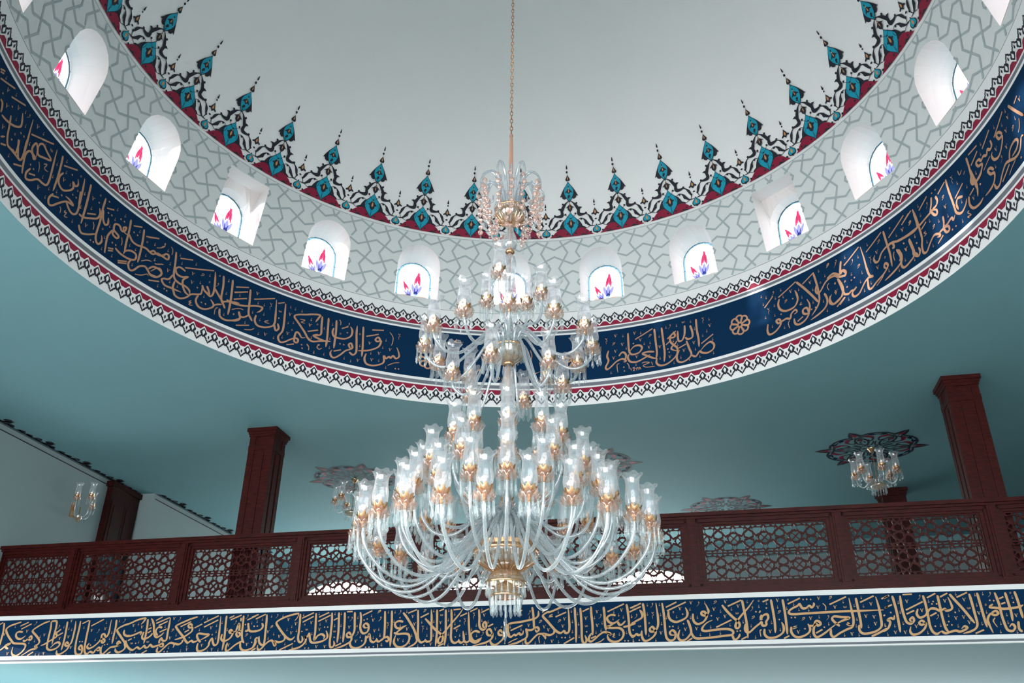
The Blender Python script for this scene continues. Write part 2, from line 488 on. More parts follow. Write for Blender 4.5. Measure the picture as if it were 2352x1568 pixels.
# ---- painted geometric lattice between the drum windows
def strip_on(mb, pts, w, fn, key, skip=None, step=0.05):
    """flat ribbon along straight runs; fn maps (x, z) to a surface point"""
    for (xa, za), (xb, zb) in zip(pts, pts[1:]):
        L = math.hypot(xb - xa, zb - za); n = max(1, int(L / step)); nx, nz = -(zb - za) / L * w / 2, (xb - xa) / L * w / 2
        ex, ez = (xb - xa) / L * w * .25, (zb - za) / L * w * .25
        for i in range(n):
            t0, t1 = i / n, (i + 1) / n
            p0 = (xa + (xb - xa) * t0 - (ex if i == 0 else 0), za + (zb - za) * t0 - (ez if i == 0 else 0))
            p1 = (xa + (xb - xa) * t1 + (ex if i == n - 1 else 0), za + (zb - za) * t1 + (ez if i == n - 1 else 0))
            mid_ = ((p0[0] + p1[0]) / 2, (p0[1] + p1[1]) / 2)
            if skip and skip(*mid_): continue
            mb.face([fn(p0[0] + nx, p0[1] + nz), fn(p1[0] + nx, p1[1] + nz), fn(p1[0] - nx, p1[1] - nz), fn(p0[0] - nx, p0[1] - nz)], key)
PH = math.radians(6.75) * 4.85; PV = 0.495
def tri(t):
    t = t % 1.0
    return 4 * t - 1 if t < .5 else 3 - 4 * t          # -1 at 0, +1 at .5
for k in range(-10, 11):
    mb = MB(); rect_ = k in RECT, (k + 1) in RECT
    def skip(x, z):
        if not (8.292 < z < 9.448) or abs(x) > HB: return True
        for side, sg in ((0, 1), (1, -1)):
            dx = x + HB if side == 0 else HB - x
            lim = HW + .012
            if z > SILL - .01 and dx < lim:
                if rect_[side]:
                    if z < 9.345: return True
                elif z < 8.935 or math.hypot(dx, z - 8.935) < lim: return True
        return False
    def fn(x, z): return ring_pt((k + .5) * BAY + x / 4.85, wall_r(z) - .004, z)
    for j in range(-1, 6):              # horizontal zigzags
        zc = 9.367 - j * PV / 2; ph_ = 0 if j % 2 == 0 else .5
        xs = [i * PH / 2 for i in range(-4, 5)]
        pts = [(x, zc + .067 * tri(x / PH + ph_)) for x in xs]
        # clip the run at the bay edge
        clip = []
        for (xa, za), (xb, zb) in zip(pts, pts[1:]):
            if xb <= -HB or xa >= HB: continue
            if xa < -HB: za += (zb - za) * (-HB - xa) / (xb - xa); xa = -HB
            if xb > HB: zb = za + (zb - za) * (HB - xa) / (xb - xa); xb = HB
            if not clip: clip.append((xa, za))
            clip.append((xb, zb))
        strip_on(mb, clip, .028, fn, 'pattern', skip)
    def fn(x, z): return ring_pt((k + .5) * BAY + x / 4.85, wall_r(z) - .0055, z)
    for j in range(-3, 3):              # vertical zigzags
        xc = (j + .5) * PH / 2; ph_ = 0 if j % 2 == 0 else .5
        zs = [9.367 - PV / 4 - i * PV / 2 for i in range(-2, 6)]
        pts = [(xc + .075 * (1 if (i + j) % 2 == 0 else -1), z) for i, z in enumerate(zs)]
        strip_on(mb, pts, .028, fn, 'pattern', skip)
    mb.build('painted_lattice', wall_drum)

# ---- chain borders above and below the inscription
def ribbon(mb, pts, w, fn, key, closed=False):
    """flat band of even width along a smooth line"""
    n = len(pts); L = []; R_ = []
    for i, p in enumerate(pts):
        a = pts[i - 1] if i > 0 or closed else p; c = pts[(i + 1) % n] if i < n - 1 or closed else p
        dx, dz = c[0] - a[0], c[1] - a[1]; l = math.hypot(dx, dz) or 1
        ww = w[i] if isinstance(w, (list, tuple)) else w
        L.append(fn(p[0] - dz / l * ww / 2, p[1] + dx / l * ww / 2)); R_.append(fn(p[0] + dz / l * ww / 2, p[1] - dx / l * ww / 2))
    if closed: L.append(L[0]); R_.append(R_[0])
    mb.grid([L, R_], key)
NCH = 189
CW = 2 * PI / NCH * 5.0
def chain(zlo, zhi, up):
    mb = MB(); H_ = zhi - zlo
    for i in range(NCH):
        def fn(x, y, lift=0.003):
            z = zlo + (y if up else 1 - y) * H_
            return ring_pt((i + x) * 2 * PI / NCH, wall_r(z) - lift, z)
        f1 = lambda x, y: fn(x, y, .003); f2 = lambda x, y: fn(x, y, .005); f3 = lambda x, y: fn(x, y, .007)
        # white pointed outline over the burgundy strip
        pts = [(0, .30), (.10, .30), (.16, .20), (.28, .12), (.34, .04), (.5, -.10)]
        full = pts + [(1 - x, y) for x, y in reversed(pts[:-1])]
        for (xa, ya), (xb, yb) in zip(full, full[1:]):
            mb.face([f1(xa, ya), f1(xb, yb), f1(xb, .5), f1(xa, .5)], 'white')
        # dark drop, pointing away from the peaks
        drop = [(.5, .02), (.61, .12), (.67, .16), (.72, .24), (.82, .32), (.80, .43), (.72, .50), (.64, .60), (.5, .68), (.36, .60), (.28, .50), (.20, .43), (.18, .32), (.28, .24), (.33, .16), (.39, .12)]
        mb.face([f2(*p) for p in drop], 'dark')
        mb.face([f3(*p) for p in [(.5, .15), (.60, .25), (.62, .35), (.5, .54), (.38, .35), (.40, .25)]], 'white')
        # dark ogee peak with a small dark tear in its white field
        pk = [(-.36, .56), (-.28, .66), (-.20, .68), (-.17, .78), (-.09, .82), (0, .95), (.09, .82), (.17, .78), (.20, .68), (.28, .66), (.36, .56)]
        ribbon(mb, pk, .115, lambda x, y: fn(x, y, .004), 'dark')
        mb.face([f2(*p) for p in [(0, .42), (.07, .50), (.07, .58), (0, .72), (-.07, .58), (-.07, .50)]], 'dark')
    return mb
o = chain(8.035, 8.205, True).build('painted_chain', wall_drum)
o = chain(6.765, 6.965, False).build('painted_chain', wall_drum)

# ---- dome
b = MB()
ph0 = math.acos((9.49 - DZ) / DR)
rows = []
for i in range(25):
    ph = ph0 * (1 - i / 24) + .001
    rows.append([ring_pt(2 * PI * j / 126, DR * math.sin(ph), DZ + DR * math.cos(ph)) for j in range(126)])
b.grid(rows, 'dome', True); b.face(list(reversed(rows[-1])), 'dome')
dome = structure(b.build('ceiling_dome', smooth=True), 'smooth pale dome above the drum windows')

# ---- stained glass windows of the drum
ORD = ['', 'first', 'second', 'third', 'fourth', 'fifth', 'sixth']
def drum_label(k):
    if k == 0: return 'arched stained glass tulip window directly behind the chandelier stem'
    if abs(k) > 6: return 'arched stained glass tulip window on the near side of the drum, out of view'
    side = 'left' if k < 0 else 'right'
    if k in RECT: return 'tulip window in the square-headed recess %s of the chandelier' % side
    return '%s arched tulip window %s of the chandelier in the drum' % (ORD[abs(k)], side)
def leaf(cx, cz, ang, L, w, n=6):
    pts = []
    for i in range(n + 1):
        t = i / n; pts.append((t * L, w * math.sin(PI * t) ** .8))
    for i in range(n - 1, 0, -1):
        t = i / n; pts.append((t * L, -w * math.sin(PI * t) ** .8))
    c, s_ = math.cos(ang), math.sin(ang)
    return [(cx + x * c - z * s_, cz + x * s_ + z * c) for x, z in pts]
for idx, k in enumerate(range(-10, 11)):
    e = empty('window_%d' % (idx + 1), flat_pt(k, 0, 8.43, 5.18)); tag(e, None, None, 'stained glass windows of the drum'); structure(e, drum_label(k))
    def P(x, z, d=0.0): return flat_pt(k, x, z, 5.18 - d) - e.location
    po = pane_outline(); inner = pane_outline(.250, 9.183)
    m = MB(); m.face([P(x, z, -.012) for x, z in po], 'pane'); m.build('pane', e)
    m = MB(); m.grid([[P(x, z) for x, z in po], [P(x, z) for x, z in inner]], 'panecyan'); m.build('cyan_border', e)
    m = MB()
    for x, z in ((-.252, 8.60), (.252, 8.60), (-.252, 8.78), (.252, 8.78)): m.grid([[P(x - .02 * (1 if x > 0 else -1) * 0, z, .004), P(x * 1.16, z, .004)], [P(x, z + .008, .004), P(x * 1.16, z + .008, .004)]], 'lead')
    for i in range(1, 8):
        a = PI * i / 8; c, s_ = math.cos(a), math.sin(a)
        q = [(.25 * c, 8.933 + .25 * s_), (.282 * c, 8.933 + .282 * s_)]
        m.grid([[P(*q[0], .004), P(*q[1], .004)], [P(q[0][0] + .008 * s_, q[0][1] - .008 * c, .004), P(q[1][0] + .008 * s_, q[1][1] - .008 * c, .004)]], 'lead')
    m.build('lead_strips', e)
    m = MB()
    def tulip(bx, bz, s_, tilt):
        for a, L, w, kk, d in ((0.0, .17, .026, 'paneblue', .007), (.34, .17, .022, 'paneblue', .006), (-.34, .17, .022, 'paneblue', .005)):
            m.face([P(*p, d) for p in leaf(bx + a * -.03 * s_, bz, PI / 2 + tilt + a, L * s_, w * s_)], kk)
        for a, o_, L, w in ((.27, .130, .17, .014), (-.27, .130, .17, .014), (.08, .150, .22, .013), (-.08, .150, .21, .013)):
            ca, sa = math.cos(PI / 2 + tilt + a), math.sin(PI / 2 + tilt + a)
            m.face([P(*p, .009) for p in leaf(bx + ca * o_ * s_, bz + sa * o_ * s_, PI / 2 + tilt - a * .35, L * s_, w * s_)], 'panered')
        m.face([P(*p, .011) for p in leaf(bx, bz - .03 * s_, PI / 2 + tilt, .085 * s_, .030 * s_)], 'panelight')
    tulip(.035, 8.62, 1.22, -.10)
    tulip(-.045, 8.57, .85, .42)
    for a, L in ((.15, .23), (2.98, .20), (-.5, .12), (3.6, .13), (-1.5, .10), (-2.2, .08)):
        m.face([P(*p, .005) for p in leaf(0.0, 8.57, a, L, .026)], 'panetan')
    m.build('tulip', e)

# ================================================================== GALLERY: RAILING, COLUMNS, DOOR
def clip_poly(poly, x0, x1, z0, z1):
    def cut(pl, inside, inter):
        out = []
        for i, p in enumerate(pl):
            q = pl[i - 1]
            if inside(p):
                if not inside(q): out.append(inter(q, p))
                out.append(p)
            elif inside(q): out.append(inter(q, p))
        return out
    def ix(x): return lambda a, c: (x, a[1] + (c[1] - a[1]) * (x - a[0]) / (c[0] - a[0]))
    def iz(z): return lambda a, c: (a[0] + (c[0] - a[0]) * (z - a[1]) / (c[1] - a[1]), z)
    for ins, it in ((lambda p: p[0] >= x0, ix(x0)), (lambda p: p[0] <= x1, ix(x1)), (lambda p: p[1] >= z0, iz(z0)), (lambda p: p[1] <= z1, iz(z1))):
        if poly: poly = cut(poly, ins, it)
    return poly
def area(p): return .5 * sum(a[0] * c[1] - c[0] * a[1] for a, c in zip(p, p[1:] + p[:1]))
def fret_holes():
    q = []                                              # quarter design, mirrored both ways
    star = lambda cx, cy, a0, R, r: [(cx + (R if i % 2 == 0 else r) * math.cos(a0 + PI * i / 5), cy + (R if i % 2 == 0 else r) * math.sin(a0 + PI * i / 5)) for i in range(10)]
    hept = [(.118, .350), (.325, .350), (.345, .255), (.262, .130), (.150, .178), (.085, .262)]
    tria = [(.378, .335), (.372, .252), (.452, .318)]
    top1 = [(.05, .442), (.225, .442), (.185, .388), (.10, .388)]
    top2 = [(.27, .442), (.385, .442), (.365, .388), (.315, .388)]
    for sx in (1, -1):
        for sy in (1, -1):
            for pl in (hept, tria, top1, top2): q.append([(x * sx, y * sy) for x, y in pl])
    for sy in (1, -1):
        q.append([(.0 + .5, sy * .255), (.392, sy * .168), (.388, sy * .085), (.5, sy * .038), (.612, sy * .085), (.608, sy * .168)])
        q.append([(.425, sy * .442), (.575, sy * .442), (.555, sy * .39), (.5, sy * .345), (.445, sy * .39)])
        q.append(star(0, sy * .300, sy * PI / 2, .098, .046))
        q.append([(0, sy * .04), (.085, sy * .120), (.055, sy * .155), (0, sy * .168), (-.055, sy * .155), (-.085, sy * .120)])
    for sx in (1, -1):
        q.append(star(sx * .292, 0, 0 if sx > 0 else PI, .100, .046))
        q.append([(sx * .04, 0), (sx * .120, .085), (sx * .155, .055), (sx * .168, 0), (sx * .155, -.055), (sx * .120, -.085)])
    return q
FW, FH = 0.785, 0.372                                   # half width, half height of the opening
def fret_mesh():
    W = 2 * FW / 4.04; mb = MB(); holes = []
    for rz in (-1, 1):
        zc = rz * W * .465
        for i in range(-2, 3):
            for h in fret_holes():
                if i == 2 and all(p[0] > .3 for p in h): continue
                mx_, my_ = sum(p[0] for p in h) / len(h), sum(p[1] for p in h) / len(h)
                gx = 1.11 if len(h) < 10 else 1.14
                pl = [(i * W + (mx_ + (x - mx_) * gx) * W, zc + (my_ + (y - my_) * gx) * W) for x, y in h]
                pl = clip_poly(pl, -FW + .012, FW - .012, -FH + .004, FH - .004)
                if len(pl) >= 3 and abs(area(pl)) > 1e-4: holes.append(pl)
    outer = [(-FW, -FH), (FW, -FH), (FW, FH), (-FW, FH)]
    v, f = fill2d([outer] + holes)
    for t in f:
        pts = [(v[i].x, 0, v[i].y) for i in t]
        mb.face(pts, 'wood'); mb.face([(x, .022, z) for x, _, z in reversed(pts)], 'wood')
    for h in holes:
        for p, q in zip(h, h[1:] + h[:1]): mb.face([(p[0], 0, p[1]), (q[0], 0, q[1]), (q[0], .022, q[1]), (p[0], .022, p[1])], 'wood')
    return mb.mesh('fretwork')

railing = empty('balcony_railing', (-1.47, YF, 3.905))
tag(railing, 'long dark mahogany gallery railing with pierced star fretwork panels', 'railing')
def rbox(mb, x0, x1, y0, y1, z0, z1, k='wood'): mb.box(x0 + 1.47, x1 + 1.47, y0 - YF, y1 - YF, z0 - 3.905, z1 - 3.905, k)
m = MB(); rbox(m, X0, X1, YF - .05, YF + .16, 4.915, 4.965); rbox(m, X0, X1, YF - .015, YF + .12, 4.885, 4.915); m.build('top_rail', railing)
m = MB(); rbox(m, X0, X1, YF - .012, YF + .13, 3.905, 3.985); rbox(m, X0, X1, YF + .015, YF + .11, 3.985, 4.01); m.build('bottom_rail', railing)
POSTS = [-9.22 + i * 1.842 for i in range(0, 10)]
fm = fret_mesh()
pm = MB(); pm.box(-.055, .055, -.008, .13, .08, .98, 'wood'); pm.box(-.03, .03, -.022, -.008, .10, .96, 'wood')
pmesh = pm.mesh('post')
for x in POSTS:
    if x < X1 - .1: link('post', pmesh, railing, (x + 1.47, 0, 0))
# frame of one panel, shared
fr = MB()
hw_, z0_, z1_ = .866, .105, .98
for (xa, xb, za, zb, ya) in ((-hw_, hw_, z1_ - .045, z1_, .012), (-hw_, hw_, z0_, z0_ + .03, .012), (-hw_, -hw_ + .035, z0_, z1_, .012), (hw_ - .035, hw_, z0_, z1_, .012)):
    fr.box(xa, xb, ya, .11, za, zb, 'wood')
iw, iz0, iz1 = FW, .53 - FH, .53 + FH
for (xa, xb, za, zb, ya) in ((-hw_ + .035, hw_ - .035, iz1, z1_ - .045, .035), (-hw_ + .035, hw_ - .035, z0_ + .03, iz0, .035), (-hw_ + .035, -iw, iz0, iz1, .035), (iw, hw_ - .035, iz0, iz1, .035)):
    fr.box(xa, xb, ya, .10, za, zb, 'wood')
fmesh = fr.mesh('panel_frame')
for xa, xb in zip([POSTS[0] - 1.842] + POSTS, POSTS):
    xc = (xa + xb) / 2
    if xc - .9 > X1 or xc + .3 < X0: continue
    fo_ = link('panel_frame', fmesh, railing, (xc + 1.47, 0, 0))
    if xc - hw_ < X0:                                   # the end panel is narrower where it meets the side wall
        xl, xr = X0 + .01, xb - .055
        fo_.location.x = (xl + xr) / 2 + 1.47; fo_.scale.x = (xr - xl) / (2 * hw_)
    link('fretwork', fm, fo_, (0, .055, .53))

# ---- square mahogany columns with stepped capitals
def column_mesh():
    mb = MB(); h = HC - 3.90; w = .205
    mb.box(-w + .012, w - .012, -w + .012, w - .012, 0, h - .02, 'wood')
    for sx in (-1, 1):
        for sy in (-1, 1):
            mb.box(min(sx * w, sx * (w - .10)), max(sx * w, sx * (w - .10)), min(sy * w, sy * (w - .10)), max(sy * w, sy * (w - .10)), .12, h - .13, 'wood')
    for z0, z1, g in ((0, .12, .02), (h - .36, h - .28, .004), (h - .14, h - .10, .012), (h - .10, h - .06, .025), (h - .06, h, .045)):
        mb.box(-w - g, w + g, -w - g, w + g, z0, z1, 'wood')
    # raised panel on every face
    for i in range(4):
        c, s_ = math.cos(i * PI / 2), math.sin(i * PI / 2)
        x0, x1, y0, y1 = -.062, .062, -w - .001, -w + .02
        pts = [(x0 * c - y0 * s_, x0 * s_ + y0 * c), (x1 * c - y1 * s_, x1 * s_ + y1 * c)]
        xs = sorted(p[0] for p in pts); ys = sorted(p[1] for p in pts)
        mb.box(xs[0], xs[1], ys[0], ys[1], .22, h - .40, 'wood')
    return mb.mesh('column')
cmesh = column_mesh()
for x, y, lab in ((-6.50, 12.0, 'square mahogany gallery column left of the chandelier, reaching the ceiling'),
                  (3.74, 11.95, 'square mahogany gallery column at the right end of the view'),
                  (3.70, 16.88, 'dark square column far behind the fretwork, under the right pendant lamp')):
    tag(link('gallery_column', cmesh, None, (x, y, 3.90)), lab, 'column', 'mahogany columns of the gallery')

# ---- double door in the left wall
d = empty('door_1', (X0, 14.15, 3.90)); structure(d, 'dark mahogany double door with small glass panes beside the wall lamp')
m = MB(); m.box(0, .16, -.52, .38, 2.70, 2.80, 'wood2'); m.box(0, .12, -.47, .37, 0, 2.70, 'wood2'); m.build('door_frame', d)
for sy, y0 in ((0, -.43), (1, -.045)):
    m = MB(); m.box(.12, .14, y0, y0 + .375, .05, 2.45, 'wood2')
    for za, zb in ((1.72, 2.38), (.12, .55)):
        m.box(.14, .15, y0 + .06, y0 + .315, za, zb, 'wood2')
    leaf_ = m.build('door_leaf', d)
    for k_ in (0, 1):
        g = MB(); g.box(.140, .146, y0 + .07 + k_ * .13, y0 + .18 + k_ * .13, .70, 1.50, 'doorglass'); g.build('door_pane', leaf_)
    g = MB(); g.lathe([(.0, 0), (.018, .004), (.022, .02), (.012, .035), (0, .04)], 10, 'brass'); ko = g.build('door_knob', leaf_)
    ko.rotation_euler = (0, PI / 2, 0); ko.location = (.14, -.075 if sy == 0 else -.02, 1.62)

# ---- painted border where the left wall meets the ceiling
mb = MB()
def wall_border(xw, ya, yb):
    def fn(y, x): return Vector((xw + x, y, HC - .004))
    for x_, w_ in ((.012, .016), (.050, .020)):
        ribbon(mb, [(ya, x_), (yb, x_)], w_, fn, 'dark')
    mb.box(xw, xw + .006, ya, yb, HC - .10, HC - .085, 'dark')
    n = int((yb - ya) / .98) + 1
    for i in range(n):
        y0 = ya + i * .98
        for j in range(5):
            yy = y0 + .12 + j * .18; hgt = (.13, .12, .16, .24, .13)[j]
            if yy > yb - .1: break
            sc = cat_rom([(yy - .10, .07), (yy - .02, .09), (yy + .04, hgt * .7), (yy, hgt), (yy - .06, hgt * .85), (yy - .03, hgt * .6)], 3)
            ribbon(mb, sc, [.018 + .03 * math.sin(PI * q / (len(sc) - 1)) for q in range(len(sc))], fn, 'dark')
            sc = cat_rom([(yy - .08, .10), (yy, .075), (yy + .10, .075)], 3)
            ribbon(mb, sc, .03, fn, 'dark')
        if y0 + .75 < yb:
            mb.face([fn(y0 + .62, .08), fn(y0 + .72, .27), fn(y0 + .78, .10)], 'dark')
            mb.face([fn(y0 + .58, .16), fn(y0 + .66, .24), fn(y0 + .70, .14)], 'dark')
wall_border(X0, 6.2, 14.55)
wall_border(X0 + .38, 14.62, Y1 - .2)
o = mb.build('painted_border', wall_left)

# ---- painted ceiling medallions over the gallery
def medallion_mesh():
    mb = MB(); Rm = .88
    def fn(x, y, l=.004): return Vector((x, y, -l))
    def polar(r, a): return (r * math.cos(a), r * math.sin(a))
    # outer double line: six bows with pointed tips between them
    for rr_, w_, in ((1.0, .040), (.915, .024)):
        pts = []
        for s_ in range(6):
            a0 = s_ * PI / 3
            tip = [polar(rr_ * Rm * (1.0 if rr_ == 1 else 1.03), a0)]
            side = [(.90, .055), (.80, .10), (.755, .13), (.77, .20), (.805, .32), (.815, .5236)]
            seg = [polar(rr_ * Rm * r, a0 + a) for r, a in side]
            back = [polar(rr_ * Rm * r, a0 + PI / 3 - a) for r, a in reversed(side[:-1])]
            pts += tip + seg + back
        ribbon(mb, pts, w_, fn, 'dark', True)
    for s_ in range(6):
        a0 = s_ * PI / 3
        c, sn = math.cos(a0), math.sin(a0)
        def L(x, y): return (x * c - y * sn, x * sn + y * c)
        def pf(pts, k, l=.004): mb.face([fn(*L(*p), l) for p in pts], k)
        def rf(pts, w_, k='dark'):
            pts = cat_rom(pts, 4); ribbon(mb, [L(*p) for p in pts], w_, fn, k)
        pf([(.80, 0), (.70, .035), (.62, 0), (.70, -.035)], 'burgundy')
        for sy in (1, -1):
            rf([(.60, 0), (.50, sy * .07), (.36, sy * .09), (.26, sy * .05), (.20, 0)], .034)
            rf([(.60, sy * .02), (.56, sy * .16), (.44, sy * .20), (.36, sy * .14), (.42, sy * .10)], .030)
            pf([(.58, sy * .10), (.62, sy * .17), (.52, sy * .24), (.44, sy * .23), (.50, sy * .17)], 'burgundy')
            pf([(.66, sy * .20), (.63, sy * .28), (.56, sy * .30), (.58, sy * .22)], 'blue')
            pf([(.42, sy * .02), (.36, sy * .055), (.30, sy * .02)], 'dark')
            rf([(.20, 0), (.17, sy * .06), (.24, sy * .12), (.31, sy * .155)], .026)
        pf([(.56, 0), (.47, .05), (.40, 0), (.47, -.05)], 'dark'); pf([(.52, 0), (.47, .028), (.43, 0), (.47, -.028)], 'burgundy', .007)
        pf([(.16, 0), (.12, .035), (.07, 0), (.12, -.035)], 'dark')
    return mb.mesh('medallion')
mmesh = medallion_mesh()
for x, y in ((3.0, 14.43), (-5.98, 14.43), (-1.62, 14.43), (.69, 17.42), (-3.7, 17.42)):
    o = link('painted_medallion', mmesh, ceiling, (x, y, HC))

# ================================================================== CHANDELIER
# shared pieces, each centred on its candle cup
def ruffle(n, amp, i0):
    def f_(a, i, r, z):
        if i >= i0: return r * (1 + .05 * (i - i0 + 1) * math.cos(n * a)), z + amp * (i - i0 + 1) * math.cos(n * a + .8)
        return r, z
    return f_
m = MB(); m.lathe([(.018, .022), (.034, .030), (.046, .055), (.050, .085), (.048, .115), (.043, .150), (.041, .185), (.045, .215), (.055, .238), (.064, .250)], 24, 'shade', scal=ruffle(6, .004, 8))
SHADE = m.mesh('glass_shade'); SHADE.polygons.foreach_set('use_smooth', [True] * len(SHADE.polygons))
m = MB()
def petals(n, depth, sharp):
    def f_(a, i, r, z):
        c = abs(math.cos(n * a / 2)) ** sharp
        return r * (1 - depth * i * .33 * (1 - c)), z - .028 * i * .33 * (1 - c)
    return f_
m.lathe([(.018, -.012), (.036, .004), (.046, .022), (.054, .046)], 40, 'brass', scal=petals(8, .25, .8))
m.lathe([(.014, -.034), (.040, -.030), (.056, -.014), (.066, .012)], 40, 'cupglass', scal=petals(8, .28, .7))
m.lathe([(.016, -.046), (.050, -.040), (.066, -.026), (.070, -.008)], 40, 'cupglass', scal=petals(10, .22, .7))
m.lathe([(0, -.058), (.010, -.054), (.012, -.044), (.016, -.03), (.016, 0)], 10, 'brass')
CUP = m.mesh('flower_cup'); CUP.polygons.foreach_set('use_smooth', [True] * len(CUP.polygons))
m = MB(); m.lathe([(.010, .0), (.011, .05), (.009, .056), (.013, .07), (.012, .085), (.005, .105), (.0, .115)], 8, 'flame')
BULB = m.mesh('candle_bulb'); BULB.polygons.foreach_set('use_smooth', [True] * len(BULB.polygons))
def prism(mb, x, y, z0, L, w, k='crystal'):
    """one hanging six-sided drop"""
    prof = [(0.15, 0), (.7, -.08 * L), (.6, -.5 * L), (1.0, -.82 * L), (.02, -L)]
    rows = []
    for r, z in prof:
        rows.append([(x + r * w * math.cos(PI * i / 3), y + r * w * math.sin(PI * i / 3), z0 + z) for i in range(6)])
    mb.grid(rows, k, True)
def fringe(n, rad, z0, L, w, ph_=0.0, k='crystal'):
    mb = MB()
    for i in range(n):
        a = 2 * PI * (i + ph_) / n; prism(mb, rad * math.cos(a), rad * math.sin(a), z0, L * (1 + .06 * math.sin(5 * a)), w, k)
    return mb
PRISMS = fringe(9, .056, -.030, .118, .011).mesh('prism_fringe')

def arm_mesh(path, rad=.0135):
    pts = cat_rom([(p[0], 0, p[1]) for p in path], 5)
    mb = MB(); rads = []
    for i, p in enumerate(pts): rads.append(rad)
    mb.tube(pts, rads, 'armglass', 8)
    # the spiral thread that is twisted round the arm
    sp = []; L = 0
    for i, p in enumerate(pts):
        q = pts[min(i + 1, len(pts) - 1)]; o_ = pts[max(i - 1, 0)]
        t = (Vector(q) - Vector(o_)).normalized(); nrm = t.cross(Vector((0, 1, 0))).normalized(); bn = Vector((0, 1, 0))
        a = L * 90
        sp.append(Vector(p) + (nrm * math.cos(a) + bn * math.sin(a)) * rad * 1.0)
        L += (Vector(q) - Vector(p)).length
    me = mb.mesh('arm'); me.polygons.foreach_set('use_smooth', [True] * len(me.polygons))
    return me
CHB = 2.60
chand = empty('crystal_chandelier', (CX, CY, CHB))
tag(chand, 'huge tiered crystal chandelier with gilded cups hanging from the dome', 'chandelier')
a_front = math.atan2(FY, FX)
def world_ang(th): return a_front + th             # th 0 faces the camera, positive turns to the right
def add_arm(mesh, th, rho, zc, parent=chand, base=CHB, centre=(0, 0)):
    a = world_ang(th)
    arm = link('arm', mesh, parent, (centre[0], centre[1], -base + 0.0), a)
    for nm, me in (('glass_shade', SHADE), ('flower_cup', CUP), ('candle_bulb', BULB), ('prism_fringe', PRISMS)):
        o = link(nm, me, arm, (rho, 0, zc), random.uniform(0, PI)); o.scale = (1.22, 1.22, 1.18)
        if nm == 'prism_fringe': o['kind'] = 'stuff'
    return arm
RINGS = [
    # count, first angle, radius, cup height, arm path (radius, height)
    (24, 7.5, 1.175, 3.45, [(.09, 3.40), (.13, 3.56), (.24, 3.53), (.42, 3.30), (.62, 3.09), (.80, 3.03), (.98, 3.08), (1.11, 3.20), (1.165, 3.31), (1.175, 3.42)]),
    (20, 0.0, .875, 3.70, [(.08, 3.44), (.12, 3.61), (.21, 3.57), (.33, 3.38), (.48, 3.24), (.62, 3.21), (.76, 3.30), (.85, 3.45), (.875, 3.66)]),
    (12, 0.0, .70, 3.95, [(.07, 3.48), (.11, 3.66), (.24, 3.60), (.42, 3.47), (.58, 3.48), (.68, 3.60), (.70, 3.75), (.70, 3.92)]),
    (10, 0.0, .47, 4.275, [(.06, 3.48), (.12, 3.66), (.28, 3.72), (.41, 3.84), (.465, 3.98), (.47, 4.10), (.47, 4.25)]),
    (12, 0.0, .75, 5.175, [(.07, 5.06), (.10, 5.26), (.18, 5.31), (.32, 5.15), (.48, 4.99), (.62, 4.97), (.72, 5.05), (.75, 5.14)]),
    (6, -17.0, .50, 4.845, [(.06, 5.04), (.09, 5.20), (.16, 5.17), (.24, 4.92), (.33, 4.71), (.41, 4.66), (.485, 4.72), (.50, 4.81)]),
]
for cnt, a0, rho, zc, path in RINGS:
    me = arm_mesh(path)
    for i in range(cnt): add_arm(me, math.radians(a0 + 360 * i / cnt), rho, zc)
me = arm_mesh([(.05, 5.10), (.08, 5.34), (.16, 5.42), (.26, 5.46), (.305, 5.58), (.31, 5.74)])
for a in (-17, 103, 148, 223): add_arm(me, math.radians(a), .31, 5.77)

# stem: bowls, bells and vases stacked on the gilded rod
def lathe_part(name, prof, k, n=32, scal=None, smooth=True):
    mb = MB(); mb.lathe([(r, z - CHB) for r, z in prof], n, k, scal=scal)
    return mb.build(name, chand, smooth=smooth)
def flutes(n, d): return lambda a, i, r, z: (r * (1 + d * math.cos(n * a)), z)
def fringe_part(n, rad, z0, L, w, name='prism_fringe'):
    o = fringe(n, rad, z0 - CHB, L, w).build(name, chand); o['kind'] = 'stuff'; return o
lathe_part('stem_rod', [(.012, 2.95), (.012, 6.62)], 'rosegold', 10)
# lowest drop and the two bells
lathe_part('finial_drop', [(0, 2.64), (.012, 2.68), (.020, 2.72), (.010, 2.76), (.016, 2.79), (.006, 2.82), (.006, 2.95)], 'crystal', 8, smooth=False)
lathe_part('lower_bell', [(.115, 2.985), (.112, 3.00), (.098, 3.04), (.070, 3.075), (.035, 3.09), (.02, 3.10)], 'giltglass', 36, flutes(12, .02))
lathe_part('bell_rim', [(.118, 2.980), (.122, 2.987), (.118, 2.995)], 'brass', 36, flutes(36, .02))
fringe_part(18, .112, 2.985, .15, .013)
lathe_part('upper_bell', [(.155, 3.085), (.150, 3.105), (.130, 3.145), (.095, 3.175), (.05, 3.19), (.02, 3.20)], 'giltglass', 40, flutes(14, .02))
lathe_part('bell_rim', [(.158, 3.078), (.163, 3.086), (.158, 3.095)], 'brass', 40, flutes(40, .02))
fringe_part(20, .152, 3.085, .11, .012)
